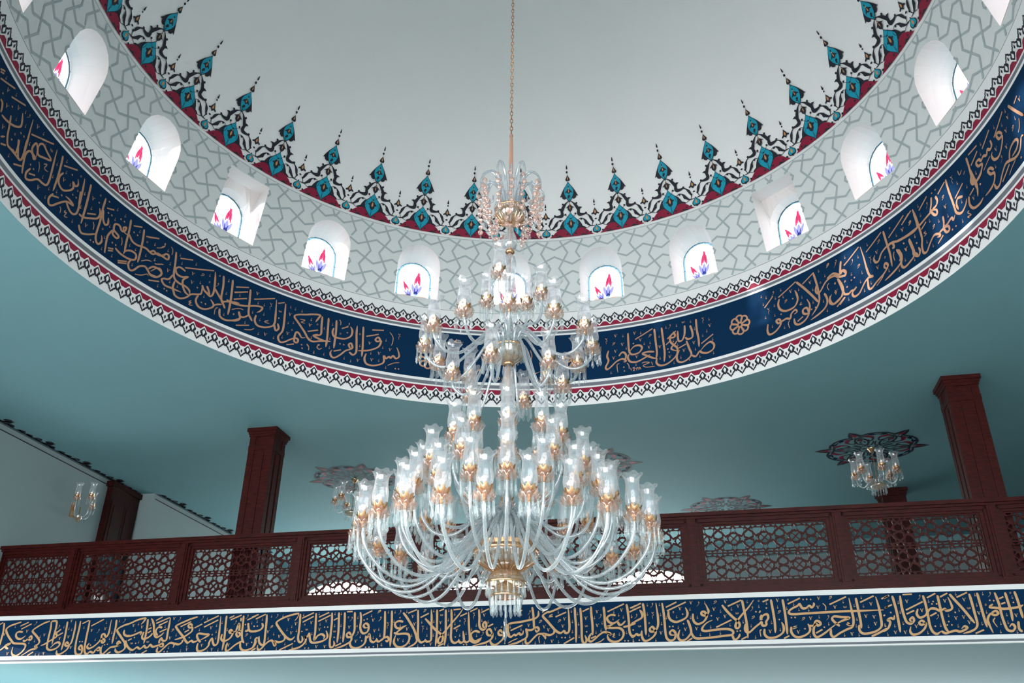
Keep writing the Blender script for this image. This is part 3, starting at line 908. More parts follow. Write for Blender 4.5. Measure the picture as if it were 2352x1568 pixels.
# large striped bowl with a gilded crown
lathe_part('striped_bowl', [(.02, 3.165), (.07, 3.175), (.15, 3.205), (.215, 3.245), (.248, 3.29), (.252, 3.31)], 'giltglass', 48, flutes(24, .022))
mb = MB()
for i in range(24):
    a = 2 * PI * (i + .5) / 24; c, s_ = math.cos(a), math.sin(a)
    mb.tube([(r * c, r * s_, z - CHB) for r, z in ((.02, 3.160), (.072, 3.170), (.153, 3.200), (.219, 3.241), (.252, 3.29))], .0045, 'brass', 4)
mb.build('gilded_ribs', chand)
lathe_part('bowl_rim', [(.250, 3.310), (.262, 3.322), (.258, 3.345), (.245, 3.355)], 'brass', 72, flutes(24, .02))
fringe_part(32, .250, 3.315, .11, .013)
lathe_part('gilded_crown', [(.215, 3.340), (.222, 3.37), (.23, 3.40)], 'brass', 48, lambda a, i, r, z: (r, z - .018 * i * .5 * (1 - abs(math.cos(10 * a)))))
lathe_part('arm_hub', [(.06, 3.32), (.10, 3.40), (.105, 3.50), (.08, 3.58), (.05, 3.64), (.03, 3.80)], 'armglass', 24, flutes(12, .04))
lathe_part('centre_tube', [(.022, 3.75), (.030, 3.9), (.026, 4.02)], 'armglass', 12)
lathe_part('gilded_canopy', [(.115, 4.10), (.112, 4.125), (.098, 4.165), (.065, 4.20), (.025, 4.215)], 'cupglass', 32, flutes(10, .03))
fringe_part(18, .108, 4.10, .15, .013)
lathe_part('clear_vase', [(.022, 4.22), (.05, 4.30), (.060, 4.40), (.050, 4.52), (.052, 4.60), (.066, 4.70), (.060, 4.80), (.040, 4.92), (.025, 5.00)], 'armglass', 24, flutes(12, .03))
lathe_part('twisted_core', [(.020, 4.22), (.026, 4.5), (.022, 4.95)], 'rosegold', 12)
lathe_part('striped_bowl', [(.02, 5.00), (.06, 5.01), (.11, 5.045), (.138, 5.095), (.145, 5.15)], 'giltglass', 40, flutes(20, .03))
lathe_part('bowl_rim', [(.143, 5.150), (.150, 5.158), (.143, 5.168)], 'brass', 60, flutes(20, .03))
fringe_part(22, .140, 5.15, .115, .013)
lathe_part('gilded_collar', [(.045, 4.985), (.055, 4.995), (.045, 5.01)], 'brass', 20)
lathe_part('arm_hub', [(.06, 5.02), (.085, 5.12), (.08, 5.22), (.05, 5.34), (.03, 5.48)], 'armglass', 20, flutes(10, .04))
lathe_part('clear_vase', [(.028, 5.48), (.032, 5.62), (.040, 5.78), (.055, 5.94), (.062, 6.04), (.050, 6.12), (.022, 6.16)], 'armglass', 24, flutes(12, .02))
lathe_part('gilded_collar', [(.030, 6.165), (.043, 6.175), (.046, 6.19), (.036, 6.205), (.028, 6.215)], 'brass', 20)
lathe_part('clear_bulb', [(.026, 6.21), (.062, 6.24), (.072, 6.29), (.060, 6.35), (.036, 6.41), (.028, 6.50)], 'armglass', 24, flutes(12, .02))
# top dish
lathe_part('scalloped_dish', [(.02, 6.50), (.05, 6.505), (.10, 6.53), (.135, 6.575), (.148, 6.63), (.150, 6.66)], 'giltglass', 48, flutes(16, .035))
lathe_part('dish_rim', [(.148, 6.66), (.155, 6.668), (.148, 6.676)], 'brass', 64, flutes(16, .035))
mb = MB()
for i in range(24):
    a = 2 * PI * (i + .5) / 24; c, s_ = math.cos(a), math.sin(a)
    mb.tube([(r * c, r * s_, z - CHB) for r, z in ((.02, 6.495), (.052, 6.50), (.103, 6.525), (.140, 6.572))], .003, 'brass', 4)
mb.build('gilded_ribs', chand)
# curled glass fronds with strings of blush beads
m = MB(); m.lathe([(0, -.026), (.014, -.022), (.024, -.009), (.0255, .003), (.020, .017), (.008, .025), (0, .026)], 10, 'bead'); BEAD = m.mesh('bead')
m = MB(); prism(m, 0, 0, 0, .075, .011, 'crystal'); DROP = m.mesh('crystal_drop')
NF = 14
fpaths = {}
for i in range(NF):
    hgt = (1.0, .86)[i % 2]; R0 = (.30, .34)[i % 2]
    path = [(.07, 6.64), (.085, 6.80), (.12, 6.64 + .36 * hgt), (.19, 6.64 + .46 * hgt), (.26, 6.64 + .44 * hgt), (R0, 6.64 + .33 * hgt), (R0 - .02, 6.64 + .24 * hgt), (R0 - .075, 6.64 + .24 * hgt), (R0 - .08, 6.64 + .31 * hgt)]
    if i < 2:
        pts = cat_rom([(p[0], 0, p[1]) for p in path], 4); mb = MB()
        mb.tube(pts, [.014 * (1 - .6 * q / (len(pts) - 1)) + .003 for q in range(len(pts))], 'armglass', 6)
        fpaths[i] = mb.mesh('glass_frond')
        fpaths[i].polygons.foreach_set('use_smooth', [True] * len(fpaths[i].polygons))
    fr_ = link('glass_frond', fpaths[i % 2], chand, (0, 0, -CHB), 2 * PI * i / NF)
    nb = (6, 7)[i % 2]
    for q in range(nb):
        t = q / (nb - 1)
        rr = R0 - .015 - .05 * (math.sin(PI * t * .9)) * .2 - .03 * t
        link('bead', BEAD, fr_, (rr, .01 * math.sin(q * 2.1 + i), 6.64 + .27 * hgt - q * .072))
    link('crystal_drop', DROP, fr_, (rr, 0, 6.64 + .27 * hgt - nb * .072 + .036))
# inner ring of shorter strings under the dish
for i in range(10):
    a = 2 * PI * (i + .5) / 10; c, s_ = math.cos(a), math.sin(a)
    m_ = MB(); m_.tube([(.10 * c, .10 * s_, 6.53 - CHB), (.165 * c, .165 * s_, 6.50 - CHB), (.17 * c, .17 * s_, 6.34 - CHB)], .002, 'crystal', 4)
    st = m_.build('bead_string', chand)
    for q in range(2): link('bead', BEAD, st, (.17 * c, .17 * s_, 6.46 - q * .072 - CHB))
    link('crystal_drop', DROP, st, (.17 * c, .17 * s_, 6.36 - CHB))
# wrapped cable sleeve and the chain up to the dome
lathe_part('cable_sleeve', [(.006, 6.62), (.012, 6.75), (.018, 6.95), (.020, 7.20), (.017, 7.50), (.013, 7.62)], 'rosegold', 12, lambda a, i, r, z: (r * (1 + .12 * math.sin(3 * a + z * 40)), z))
mb = MB(); z = 7.60; i = 0
link_pts = [(.014 * math.cos(t * PI / 5), .030 * math.sin(t * PI / 5)) for t in range(10)]
while z < DZ + DR - .05:
    pts = [((x, 0, z + y - CHB) if i % 2 == 0 else (0, x, z + y - CHB)) for x, y in link_pts]
    mb.tube(pts + [pts[0]], .0045, 'brass', 4, cap=False); z += .050; i += 1
mb.build('chain', chand)

# ================================================================== SMALL LAMPS OF THE GALLERY
small_arm = arm_mesh([(.03, -.62), (.05, -.52), (.13, -.56), (.22, -.63), (.30, -.57), (.32, -.46)], .010)
def pendant(x, y, lab):
    e = empty('pendant_lamp', (x, y, HC)); tag(e, lab, 'lamp', 'small crystal pendant lamps of the gallery')
    m = MB(); m.lathe([(.0, -.07), (.03, -.06), (.045, -.03), (.07, -.008), (.07, -.001)], 16, 'brass'); m.build('ceiling_rose', e, smooth=True)
    m = MB(); m.tube([(0, 0, -.05), (0, 0, -.62)], .007, 'brass', 6); m.build('stem', e)
    m = MB(); m.lathe([(.0, -.70), (.06, -.69), (.11, -.655), (.125, -.62), (.10, -.60)], 24, 'giltglass', scal=flutes(8, .05)); m.build('gilded_bowl', e, smooth=True)
    o = fringe(16, .112, -.63, .15, .013).build('prism_fringe', e); o['kind'] = 'stuff'
    for i in range(6):
        a = 2 * PI * i / 6 + math.atan2(-y, -x) + math.radians(20)
        arm = link('arm', small_arm, e, (0, 0, 0), a)
        for nm, me in (('glass_shade', SHADE), ('flower_cup', CUP), ('candle_bulb', BULB), ('prism_fringe', PRISMS)):
            o = link(nm, me, arm, (.32, 0, -.42)); o.scale = (1.2, 1.2, 1.15)
            if nm == 'prism_fringe': o['kind'] = 'stuff'
pendant(3.0, 14.45, 'small crystal lamp below the painted medallion near the right column')
pendant(-5.98, 14.45, 'small crystal lamp below the painted medallion, right of the left column')
# wall lamp on the left wall
e = empty('wall_lamp', (X0, 12.9, 5.95)); tag(e, 'gilded three-arm crystal wall lamp on the pale left wall', 'lamp')
m = MB(); m.box(0, .02, -.04, .04, -.14, .12, 'brass'); m.tube([(.0, 0, -.10), (.10, 0, -.16), (.16, 0, -.10), (.16, 0, .02)], .010, 'brass', 6); m.build('bracket', e)
m = MB(); m.lathe([(.0, -.24), (.03, -.22), (.06, -.17), (.065, -.14)], 16, 'giltglass', cx=.16); m.build('gilded_bowl', e, smooth=True)
for dx, dy, dz in ((.20, -.20, .10), (.32, 0, .16), (.20, .22, .06)):
    m = MB(); m.tube(cat_rom([(.16, 0, -.10), (.16 + (dx - .16) * .4, dy * .5, -.16), (dx, dy * .9, -.08), (dx, dy, dz)], 4), .008, 'armglass', 6)
    arm = m.build('arm', e, smooth=True)
    for nm, me in (('glass_shade', SHADE), ('flower_cup', CUP), ('candle_bulb', BULB), ('prism_fringe', PRISMS)):
        o = link(nm, me, arm, (dx, dy, dz + .04))
        if nm == 'prism_fringe': o['kind'] = 'stuff'

# ================================================================== PAINTED PALMETTES ROUND THE DOME BASE
# one repeat drawn flat: x across (one repeat = 10 degrees, 0 on its axis), y from the dome edge (0) to the tip (1)
def _uv(px, py):
    dx, dy = px - 775, py - 1355
    det = 815 * -1175 - 155 * 85
    return ((dx * -1175 - 155 * dy) / det, (815 * dy - 85 * dx) / det)
def _h(pts): return [_uv(*p) for p in pts]
PAL = []                                        # (layer, colour, polygon)
def both(layer, key, pts, smooth=True, sub=3):
    q = _h(pts)
    if smooth: q = cat_rom(q, sub, True)
    PAL.append((layer, key, q)); PAL.append((layer, key, [(-x, y) for x, y in q]))
def sym(layer, key, half, sub=3):
    """right half outline from top to bottom, mirrored on the axis"""
    q = cat_rom(_h(half), sub)
    PAL.append((layer, key, q + [(-x, y) for x, y in reversed(q)][0:]))
def blob(layer, key, px, py, rx, ry, mirror=True, n=10):
    u, v = _uv(px, py); ru, rv = rx / 820.0, ry / 1180.0
    pl = [(u + ru * math.cos(2 * PI * i / n), v + rv * math.sin(2 * PI * i / n)) for i in range(n)]
    PAL.append((layer, key, pl))
    if mirror: PAL.append((layer, key, [(-x, y) for x, y in pl]))
def vine(layer, pts, ws, key='dark'):
    q = cat_rom(_h(pts), 4); n = len(q); L = []; R_ = []
    for i, p in enumerate(q):
        a = q[max(0, i - 1)]; c = q[min(n - 1, i + 1)]
        dx, dy = (c[0] - a[0]) * 815, (c[1] - a[1]) * 1185; l = math.hypot(dx, dy) or 1
        t = i / (n - 1) * (len(ws) - 1); j = min(int(t), len(ws) - 2); w = ws[j] + (ws[j + 1] - ws[j]) * (t - j)
        L.append((p[0] - dy / l * w / 2 / 815, p[1] + dx / l * w / 2 / 1185)); R_.append((p[0] + dy / l * w / 2 / 815, p[1] - dx / l * w / 2 / 1185))
    for i in range(n - 1):
        quad = [L[i], L[i + 1], R_[i + 1], R_[i]]
        PAL.append((layer, key, quad)); PAL.append((layer, key, [(-x, y) for x, y in quad]))
# burgundy mounds with dark crown and ochre flower
both(2, 'dark', [(900, 1052), (948, 1100), (974, 1160), (985, 1205), (1020, 1228), (1050, 1262), (1000, 1260), (940, 1240), (890, 1240)], False)
both(3, 'burgundy', [(776, 1355), (812, 1300), (862, 1246), (930, 1222), (992, 1238), (1048, 1290), (1090, 1350), (1130, 1388), (1175, 1397), (1080, 1387), (965, 1375), (850, 1363)], False)
both(4, 'dark', [(905, 1396), (915, 1360), (945, 1352), (965, 1330), (995, 1352), (1025, 1362), (1045, 1400), (1020, 1408)], False)
both(5, 'ochre', [(930, 1400), (940, 1380), (965, 1370), (995, 1382), (1010, 1404)], False)
blob(4, 'dark', 850, 1310, 18, 16); blob(4, 'dark', 1025, 1330, 14, 14); blob(4, 'dark', 1092, 1342, 16, 18)
# lower turquoise diamond
sym(4, 'dark', [(820, 915), (858, 985), (905, 1055), (934, 1118), (924, 1182), (876, 1250), (814, 1308), (775, 1366)])
sym(5, 'turq', [(820, 930), (852, 990), (896, 1058), (924, 1120), (914, 1180), (868, 1242), (808, 1300), (775, 1352)])
for pts in ([(905, 1090), (898, 1120), (905, 1160), (925, 1180)],): vine(6, pts, [5, 7, 5])
vine(6, [(780, 1352), (790, 1300), (782, 1240), (785, 1200)], [4, 6, 5, 4])
vine(6, [(790, 1060), (840, 1035), (905, 990), (950, 985)], [3, 6, 5, 4])
sym(6, 'dark', [(805, 1030), (815, 1060), (840, 1080), (850, 1105), (878, 1130), (845, 1150), (835, 1185), (800, 1210), (785, 1212)])
sym(7, 'ochre', [(803, 1060), (815, 1090), (820, 1130), (808, 1155), (792, 1162)])
# bud between the diamonds
sym(4, 'dark', [(845, 762), (858, 800), (872, 825), (912, 868), (885, 862), (872, 895), (845, 920), (822, 922)])
sym(5, 'ochre', [(834, 800), (846, 835), (848, 865), (838, 882), (828, 886)])
# upper turquoise diamond with dark side leaves
both(2, 'dark', [(918, 480), (960, 545), (990, 610), (1020, 692), (990, 682), (972, 712), (936, 726), (905, 705), (930, 640)], False)
sym(4, 'dark', [(890, 415), (920, 482), (956, 542), (966, 600), (938, 672), (888, 735), (848, 775)])
sym(5, 'turq', [(889, 432), (914, 486), (948, 546), (956, 600), (930, 668), (880, 728), (850, 762)])
sym(6, 'dark', [(876, 505), (884, 545), (902, 570), (938, 622), (905, 612), (880, 630), (862, 632)])
sym(7, 'ochre', [(871, 535), (882, 570), (884, 595), (874, 612), (866, 614)])
blob(6, 'dark', 868, 668, 18, 20); blob(6, 'dark', 852, 685, 16, 16, False)
vine(6, [(850, 765), (862, 730), (852, 700)], [5, 6, 5])
# finial
sym(3, 'dark', [(906, 318), (918, 350), (932, 385), (940, 412), (920, 432), (897, 425)])
sym(4, 'ochre', [(902, 345), (912, 375), (910, 400), (898, 408)])
blob(3, 'dark', 911, 291, 18, 19, False)
sym(3, 'dark', [(931, 178), (936, 215), (934, 240), (920, 252)])
# scrolling vines to the half line between two repeats
vine(3, [(862, 742), (905, 780), (940, 830), (966, 890), (972, 930), (962, 965), (975, 1000), (1030, 1012), (1082, 1008)], [6, 20, 44, 52, 44, 50, 60, 38, 22])
both(3, 'dark', [(980, 880), (1005, 872), (1045, 892), (1010, 905), (990, 930)], False)
blob(3, 'dark', 963, 804, 17, 17); blob(3, 'dark', 1082, 1000, 18, 18); blob(3, 'dark', 908, 972, 16, 16)
vine(3, [(1070, 1010), (1110, 1040), (1138, 1090), (1150, 1140), (1158, 1180), (1130, 1232)], [12, 16, 42, 34, 14, 9])
blob(3, 'dark', 1162, 1168, 17, 18)
vine(3, [(935, 1082), (975, 1068), (1015, 1085), (1045, 1130), (1065, 1180), (1110, 1232), (1180, 1246)], [8, 10, 12, 38, 42, 20, 8])
both(3, 'dark', [(1022, 1140), (1050, 1150), (1060, 1190), (1030, 1185)], False)
blob(3, 'dark', 985, 1085, 18, 14)
vine(3, [(1048, 1256), (1100, 1238), (1140, 1238), (1180, 1246)], [8, 10, 9, 8])
# small spire and turquoise drop on the half line (drawn once, at the right edge of the repeat)
def edge(layer, key, half):
    q = cat_rom(_h(half), 3); mx = .5
    q = [(min(x, mx) if False else x, y) for x, y in q]
    x0 = q[0][0]
    PAL.append((layer, key, q))
def edge_shape(layer, key, top, rights):
    """symmetric about the half line x = 0.5: list of (half width, height)"""
    q = cat_rom([(w, y) for w, y in rights], 3)
    PAL.append((layer, key, [(.5 + w, y) for w, y in q] + [(.5 - w, y) for w, y in reversed(q)]))
def EY(py): return _uv(1205, py)[1]
edge_shape(3, 'dark', 0, [(0, EY(795)), (.014, EY(840)), (.017, EY(860)), (0, EY(872))])
edge_shape(3, 'dark', 0, [(0, EY(882)), (.017, EY(897)), (0, EY(914))])
edge_shape(3, 'dark', 0, [(0, EY(942)), (.018, EY(975)), (.035, EY(1000)), (.042, EY(1020)), (.078, EY(1042)), (.070, EY(1062)), (.035, EY(1052)), (0, EY(1086))])
edge_shape(4, 'ochre', 0, [(0, EY(980)), (.018, EY(1012)), (.016, EY(1035)), (0, EY(1048))])
edge_shape(3, 'dark', 0, [(0, EY(1122)), (.026, EY(1137)), (0, EY(1153))])
edge_shape(4, 'dark', 0, [(0, EY(1222)), (.030, EY(1265)), (.072, EY(1300)), (.080, EY(1338)), (.055, EY(1372)), (.02, EY(1380)), (0, EY(1398))])
edge_shape(5, 'turq', 0, [(0, EY(1242)), (.024, EY(1272)), (.058, EY(1304)), (.063, EY(1336)), (.040, EY(1360)), (0, EY(1352))])
edge_shape(6, 'ochre', 0, [(0, EY(1270)), (.018, EY(1300)), (.020, EY(1325)), (0, EY(1345))])
TIPZ = 1.792 * 5 + 1.6
ph1 = math.acos((TIPZ - DZ) / DR)
def dome_pt(th, y, lift):
    """y 0..1 from the dome edge to the palmette tips"""
    ph = ph0 + (ph1 - ph0) * (y * .94 + .06 * y * y)
    r = DR - .012 - lift
    return ring_pt(th, r * math.sin(ph), DZ + r * math.cos(ph))
STEP = PI / 18
OFF = math.radians(2.2)
mb = MB(); TH0 = OFF
for layer, key, pl in PAL:
    v, f = fill2d([pl]) if len(pl) > 4 else ([Vector(p) for p in pl], [tuple(range(len(pl)))])
    for t in f: mb.face([dome_pt(TH0 + v[i].x * STEP, max(0.002, v[i].y), .0015 * layer) - Vector((CX, CY, 0)) for i in t], key)
PALM = mb.mesh('painted_palmette')
for i in range(36):
    o = link('painted_palmette', PALM, dome, (CX, CY, 0), -i * STEP)

# ================================================================== INSCRIPTIONS
# pen strokes in millimetres on their surface: S main stroke, t thin stroke, f slanting bar, then single marks by kind
BAND_TEXT = [
    'S-4174,3813 -4162,3645 -4159,3497 -4173,3457 -4202,3434 -4233,3423;S-4158,3463 -4120,3479 -4093,3452 -4108,3422 -4140,3433;S-4076,3818 -4065,3643 -4066,3495 -4067,3352;S-3905,3667 -3957,3678 -4003,3666 -4020,3636 -3997,3595 -3949,3584 -3896,3603 -3855,3622;S-3896,3599 -3970,3547 -3999,3517;S-4027,3528 -3967,3512 -3890,3515 -3831,3508 -3806,3477 -3810,3424 -3848,3372 -3916,3343 -3978,3354 -4017,3401 -4013,3454 -3997,3501;S-3914,3786 -3867,3734 -3806,3651 -3755,3576 -3723,3509 -3706,3456 -3698,3422 -3726,3383 -3770,3357 -3819,3340;S-3707,3816 -3695,3636 -3690,3488 -3675,3429 -3643,3398 -3601,3408 -3580,3440;S-3585,3424 -3559,3404 -3525,3410 -3504,3436 -3509,3578 -3511,3706 -3522,3818;S-3440,3813 -3433,3644 -3430,3484 -3441,3346;S-3600,3701 -3551,3653 -3485,3585 -3421,3530 -3373,3496 -3345,3456 -3350,3410 -3379,3381 -3408,3398 -3401,3437 -3365,3483 -3314,3535 -3249,3613 -3177,3692 -3111,3771 -3086,3814;S-3319,3810 -3312,3641 -3308,3482 -3320,3351;S-3243,3811 -3234,3686 -3234,3533 -3234,3454 -3217,3401 -3178,3381 -3134,3400 -3124,3429;S-3134,3413 -3103,3383 -3066,3392 -3056,3425 -3071,3530;S-3059,3412 -3028,3385 -2991,3398 -2977,3437 -2994,3601 -3004,3775;S-2844,3506 -2898,3524 -2942,3508 -2964,3476 -2947,3423 -2909,3396 -2857,3415 -2816,3440;S-2978,3443 -2961,3404 -2916,3380 -2863,3389 -2820,3434;S-2680,3497 -2711,3543 -2748,3524 -2739,3475 -2694,3464 -2676,3490 -2678,3432 -2737,3387 -2818,3363 -2937,3339;S-2864,3799 -2854,3698 -2855,3618 -2842,3565 -2808,3538 -2771,3551 -2757,3597 -2777,3637 -2802,3611 -2794,3571 -2763,3557;S-2542,3494 -2569,3527 -2594,3502 -2582,3469 -2538,3468 -2524,3494 -2526,3429 -2566,3385 -2625,3347 -2677,3354 -2700,3393 -2686,3432;S-2466,3597 -2468,3519 -2457,3480 -2448,3460;d-3956,3722;d-3174,3456;d-3596,3358;d-3057,3357;d-3018,3356;f-3843,3778 -3724,3820;f-3667,3716 -3554,3768;f-3408,3795 -3344,3817;f-3201,3559 -3112,3604;f-3117,3717 -3026,3756;f-2981,3775 -2884,3816;f-2829,3758 -2724,3805;f-3407,3345 -3333,3374;f-2734,3576 -2667,3608;f-3212,3804 -3113,3812;v-3773,3732;v-3743,3633;v-3843,3571;v-3958,3436;v-3504,3373;v-3381,3643;v-3155,3538;v-2786,3723;v-2632,3542;c-4124,3802;c-4029,3799;c-3864,3802;c-4035,3677;c-3944,3621;c-4220,3505;c-4194,3384;c-3776,3490;c-3800,3397;c-3891,3425;c-3682,3356;c-3644,3658;c-3569,3576;c-3564,3486;c-3476,3485;c-3486,3800;c-3478,3661;c-3380,3556;c-3279,3677;c-3277,3799;c-3194,3749;c-3185,3625;c-3271,3494;c-3268,3356;c-3114,3478;c-3028,3497;c-2955,3548;c-2885,3468;c-2819,3657;c-2735,3636;c-2892,3599;c-2823,3801;c-2630,3431;c-2751,3355;c-2507,3371;s-3374,3740;o-3118,3657;o-2551,3566;m-4117,3631;m-3623,3574;m-3049,3656;m-2927,3726;D-3614,3803;D-4251,3812;p-3951,3808;p-4224,3728;p-2799,3499',
    'S-10092,3811 -10071,3689 -10070,3576 -10071,3479;S-9807,3816 -9897,3791 -9982,3763 -10026,3726 -10019,3688 -9963,3619 -9896,3558 -9846,3520 -9760,3511 -9675,3506 -9634,3479 -9648,3421 -9689,3377 -9751,3342 -9812,3357 -9840,3402 -9839,3468;S-9905,3528 -9907,3506 -9965,3485 -10009,3448 -10054,3416;S-9900,3513 -9944,3507 -9974,3485 -9946,3455 -9909,3443;S-9737,3671 -9796,3680 -9837,3662 -9838,3624 -9803,3586 -9735,3578 -9675,3621;S-9700,3555 -9660,3546 -9616,3583 -9588,3612 -9563,3589 -9572,3560 -9611,3568 -9628,3590;S-9327,3816 -9404,3795 -9493,3752 -9570,3701 -9570,3671 -9509,3625 -9447,3572 -9419,3528 -9440,3491 -9479,3470 -9435,3447 -9467,3433 -9537,3419 -9606,3376 -9668,3341;S-9302,3808 -9286,3711 -9285,3584 -9279,3488 -9270,3444 -9233,3415 -9169,3414 -9105,3442 -9073,3485 -9100,3515 -9151,3505 -9187,3472 -9215,3443;S-9302,3808 -9262,3815 -9213,3806 -9200,3731 -9204,3620 -9201,3487;S-9108,3699 -9153,3663 -9185,3649 -9153,3604 -9197,3568 -9260,3532 -9322,3496 -9380,3475;S-9033,3802 -9023,3690 -9017,3543 -9026,3404;S-8929,3490 -8967,3513 -8986,3484 -8957,3461 -8920,3475 -8890,3511 -8883,3614 -8885,3717 -8897,3807;S-8911,3475 -8935,3417 -8986,3375 -9050,3347 -9090,3362 -9099,3405;S-8819,3805 -8813,3686 -8816,3539 -8802,3408 -8772,3350 -8725,3342 -8686,3363 -8697,3435 -8728,3465 -8749,3429 -8725,3407 -8689,3406;S-8670,3809 -8666,3713 -8664,3573 -8657,3435 -8632,3362 -8592,3347 -8556,3376 -8498,3360 -8472,3396 -8428,3431 -8398,3402 -8434,3388 -8467,3410;S-8596,3492 -8620,3449 -8585,3419 -8513,3447 -8448,3504 -8415,3547 -8368,3539 -8358,3502 -8393,3499 -8415,3547 -8421,3605 -8387,3612 -8351,3575 -8328,3589 -8316,3647 -8319,3728 -8318,3809;S-8237,3807 -8225,3711 -8229,3587 -8228,3478;S-8011,3750 -8104,3723 -8182,3681 -8182,3644 -8110,3570 -8038,3497 -7979,3439 -7921,3388;S-8034,3482 -8007,3425 -8036,3382 -8100,3358 -8148,3377 -8162,3413;S-8086,3476 -8128,3506 -8150,3484 -8117,3462 -8084,3469 -8156,3441 -8241,3428 -8299,3379 -8342,3340 -8376,3352 -8387,3409 -8373,3459;S-7969,3582 -8033,3583 -8072,3613 -8076,3664;d-8756,3516;d-8715,3516;d-8571,3466;d-8344,3466;d-8301,3472;f-9803,3759 -9678,3809;f-9778,3713 -9624,3785;f-8626,3730 -8442,3819;f-8781,3767 -8684,3809;f-9137,3611 -9065,3647;f-9566,3339 -9481,3389;f-8280,3340 -8225,3367;f-10177,3782 -10113,3815;v-9666,3681;v-9096,3566;v-8957,3586;v-8878,3438;v-9300,3365;v-9900,3373;v-9361,3623;v-8966,3808;v-8600,3667;v-8384,3685;v-10036,3643;c-9885,3753;c-9428,3602;c-9502,3544;c-9433,3352;c-9376,3358;c-9588,3523;c-9071,3728;c-8982,3704;c-8932,3688;c-8739,3714;c-8282,3552;c-8267,3631;c-8177,3557;c-8511,3541;c-8183,3791;c-8932,3345;c-8389,3773;p-9547,3806;p-9149,3745;p-8484,3672;p-8097,3804',
    'S-8075,3729 -7993,3756 -7888,3798 -7778,3817 -7787,3781 -7828,3731;S-8039,3582 -7984,3574 -7900,3594 -7803,3628 -7810,3585;S-7734,3802 -7723,3699 -7721,3576 -7726,3469;S-7668,3800 -7623,3719 -7601,3625 -7570,3566 -7532,3551 -7477,3579 -7441,3614;S-7759,3628 -7774,3563 -7745,3530 -7679,3547 -7634,3582 -7624,3611;S-7482,3680 -7537,3688 -7572,3653 -7567,3609 -7528,3573;S-8022,3517 -7988,3452 -7932,3401 -7876,3386 -7823,3421 -7774,3399 -7735,3419 -7714,3440 -7681,3411 -7641,3425 -7622,3453 -7580,3424 -7530,3430 -7481,3444 -7434,3464 -7417,3429 -7459,3422 -7481,3444;S-7486,3465 -7487,3508 -7467,3536 -7443,3507 -7407,3499 -7381,3520 -7382,3620 -7380,3728 -7382,3816;S-7492,3416 -7502,3366 -7467,3345 -7423,3379 -7374,3428 -7314,3469 -7250,3454 -7257,3405;S-7252,3461 -7180,3446 -7134,3474 -7125,3509;S-6956,3813 -7038,3793 -7151,3752 -7262,3704 -7260,3675 -7188,3602 -7124,3544 -7077,3487 -7039,3465 -6993,3492 -6954,3471 -6899,3491 -6868,3504;S-7013,3692 -7048,3718 -7079,3700 -7055,3668 -7013,3670 -7011,3620 -7062,3579 -7124,3544 -7197,3524 -7254,3511;S-6848,3469 -6883,3498 -6913,3540 -6916,3576 -6884,3586 -6805,3574 -6735,3565 -6788,3531 -6858,3497;S-6883,3455 -6890,3406 -6872,3357 -6828,3350 -6757,3377 -6716,3425 -6715,3460 -6683,3515 -6654,3452 -6623,3423 -6586,3451 -6584,3570 -6591,3697 -6600,3812;S-6511,3817 -6506,3696 -6496,3554 -6494,3449 -6501,3352;S-6537,3569 -6543,3513 -6507,3477 -6458,3483 -6405,3517 -6378,3573 -6408,3623 -6435,3609 -6417,3581 -6377,3594 -6336,3600;S-6336,3600 -6321,3656 -6305,3706 -6289,3663 -6285,3592 -6262,3557 -6290,3529 -6320,3558 -6310,3593 -6238,3612;S-6251,3811 -6243,3690 -6238,3563 -6215,3479 -6184,3444;S-6205,3472 -6260,3452 -6321,3418 -6379,3371 -6424,3344 -6449,3365 -6446,3420 -6436,3455;S-6243,3452 -6231,3383 -6183,3347 -6110,3353 -6041,3387 -6013,3441 -6018,3497;S-6167,3710 -6151,3646 -6128,3603 -6068,3595 -6027,3608;S-6195,3605 -6161,3604 -6153,3632;S-6284,3783 -6280,3733;d-7677,3804;d-7891,3554;d-7854,3475;d-7383,3354;d-7336,3353;d-7032,3535;d-6775,3489;d-6688,3565;d-6205,3689;d-6072,3449;d-6071,3665;f-7602,3780 -7507,3826;f-7588,3740 -7391,3816;f-7542,3710 -7414,3765;f-7697,3663 -7649,3683;f-7694,3612 -7648,3640;f-7512,3619 -7408,3660;f-7986,3513 -7931,3541;f-7732,3334 -7656,3376;f-7197,3685 -7046,3750;f-6977,3662 -6867,3714;f-6844,3728 -6631,3820;f-6833,3670 -6629,3762;f-7120,3608 -7058,3639;f-6441,3758 -6282,3819;f-6462,3784 -6392,3814;f-6186,3749 -6068,3800;f-6066,3335 -6005,3365;v-7801,3694;v-7317,3799;v-7328,3534;v-6818,3426;v-6719,3657;v-6655,3368;v-6413,3420;v-7036,3374;v-6138,3423;v-7940,3718;c-7869,3739;c-7901,3652;c-7677,3727;c-7438,3693;c-7242,3575;c-7139,3659;c-6895,3639;c-6641,3691;c-6800,3788;c-6562,3725;c-6633,3606;c-6468,3627;c-6625,3521;c-7132,3361;c-6718,3348;c-6561,3360;c-7326,3406;c-7047,3423;c-7823,3350;c-7810,3492;c-7914,3365;c-6097,3519;c-6112,3709;p-7223,3805;p-6869,3811;p-6352,3735;p-6184,3810;D-7313,3640;D-6168,3548;s-7915,3476;s-7665,3489',
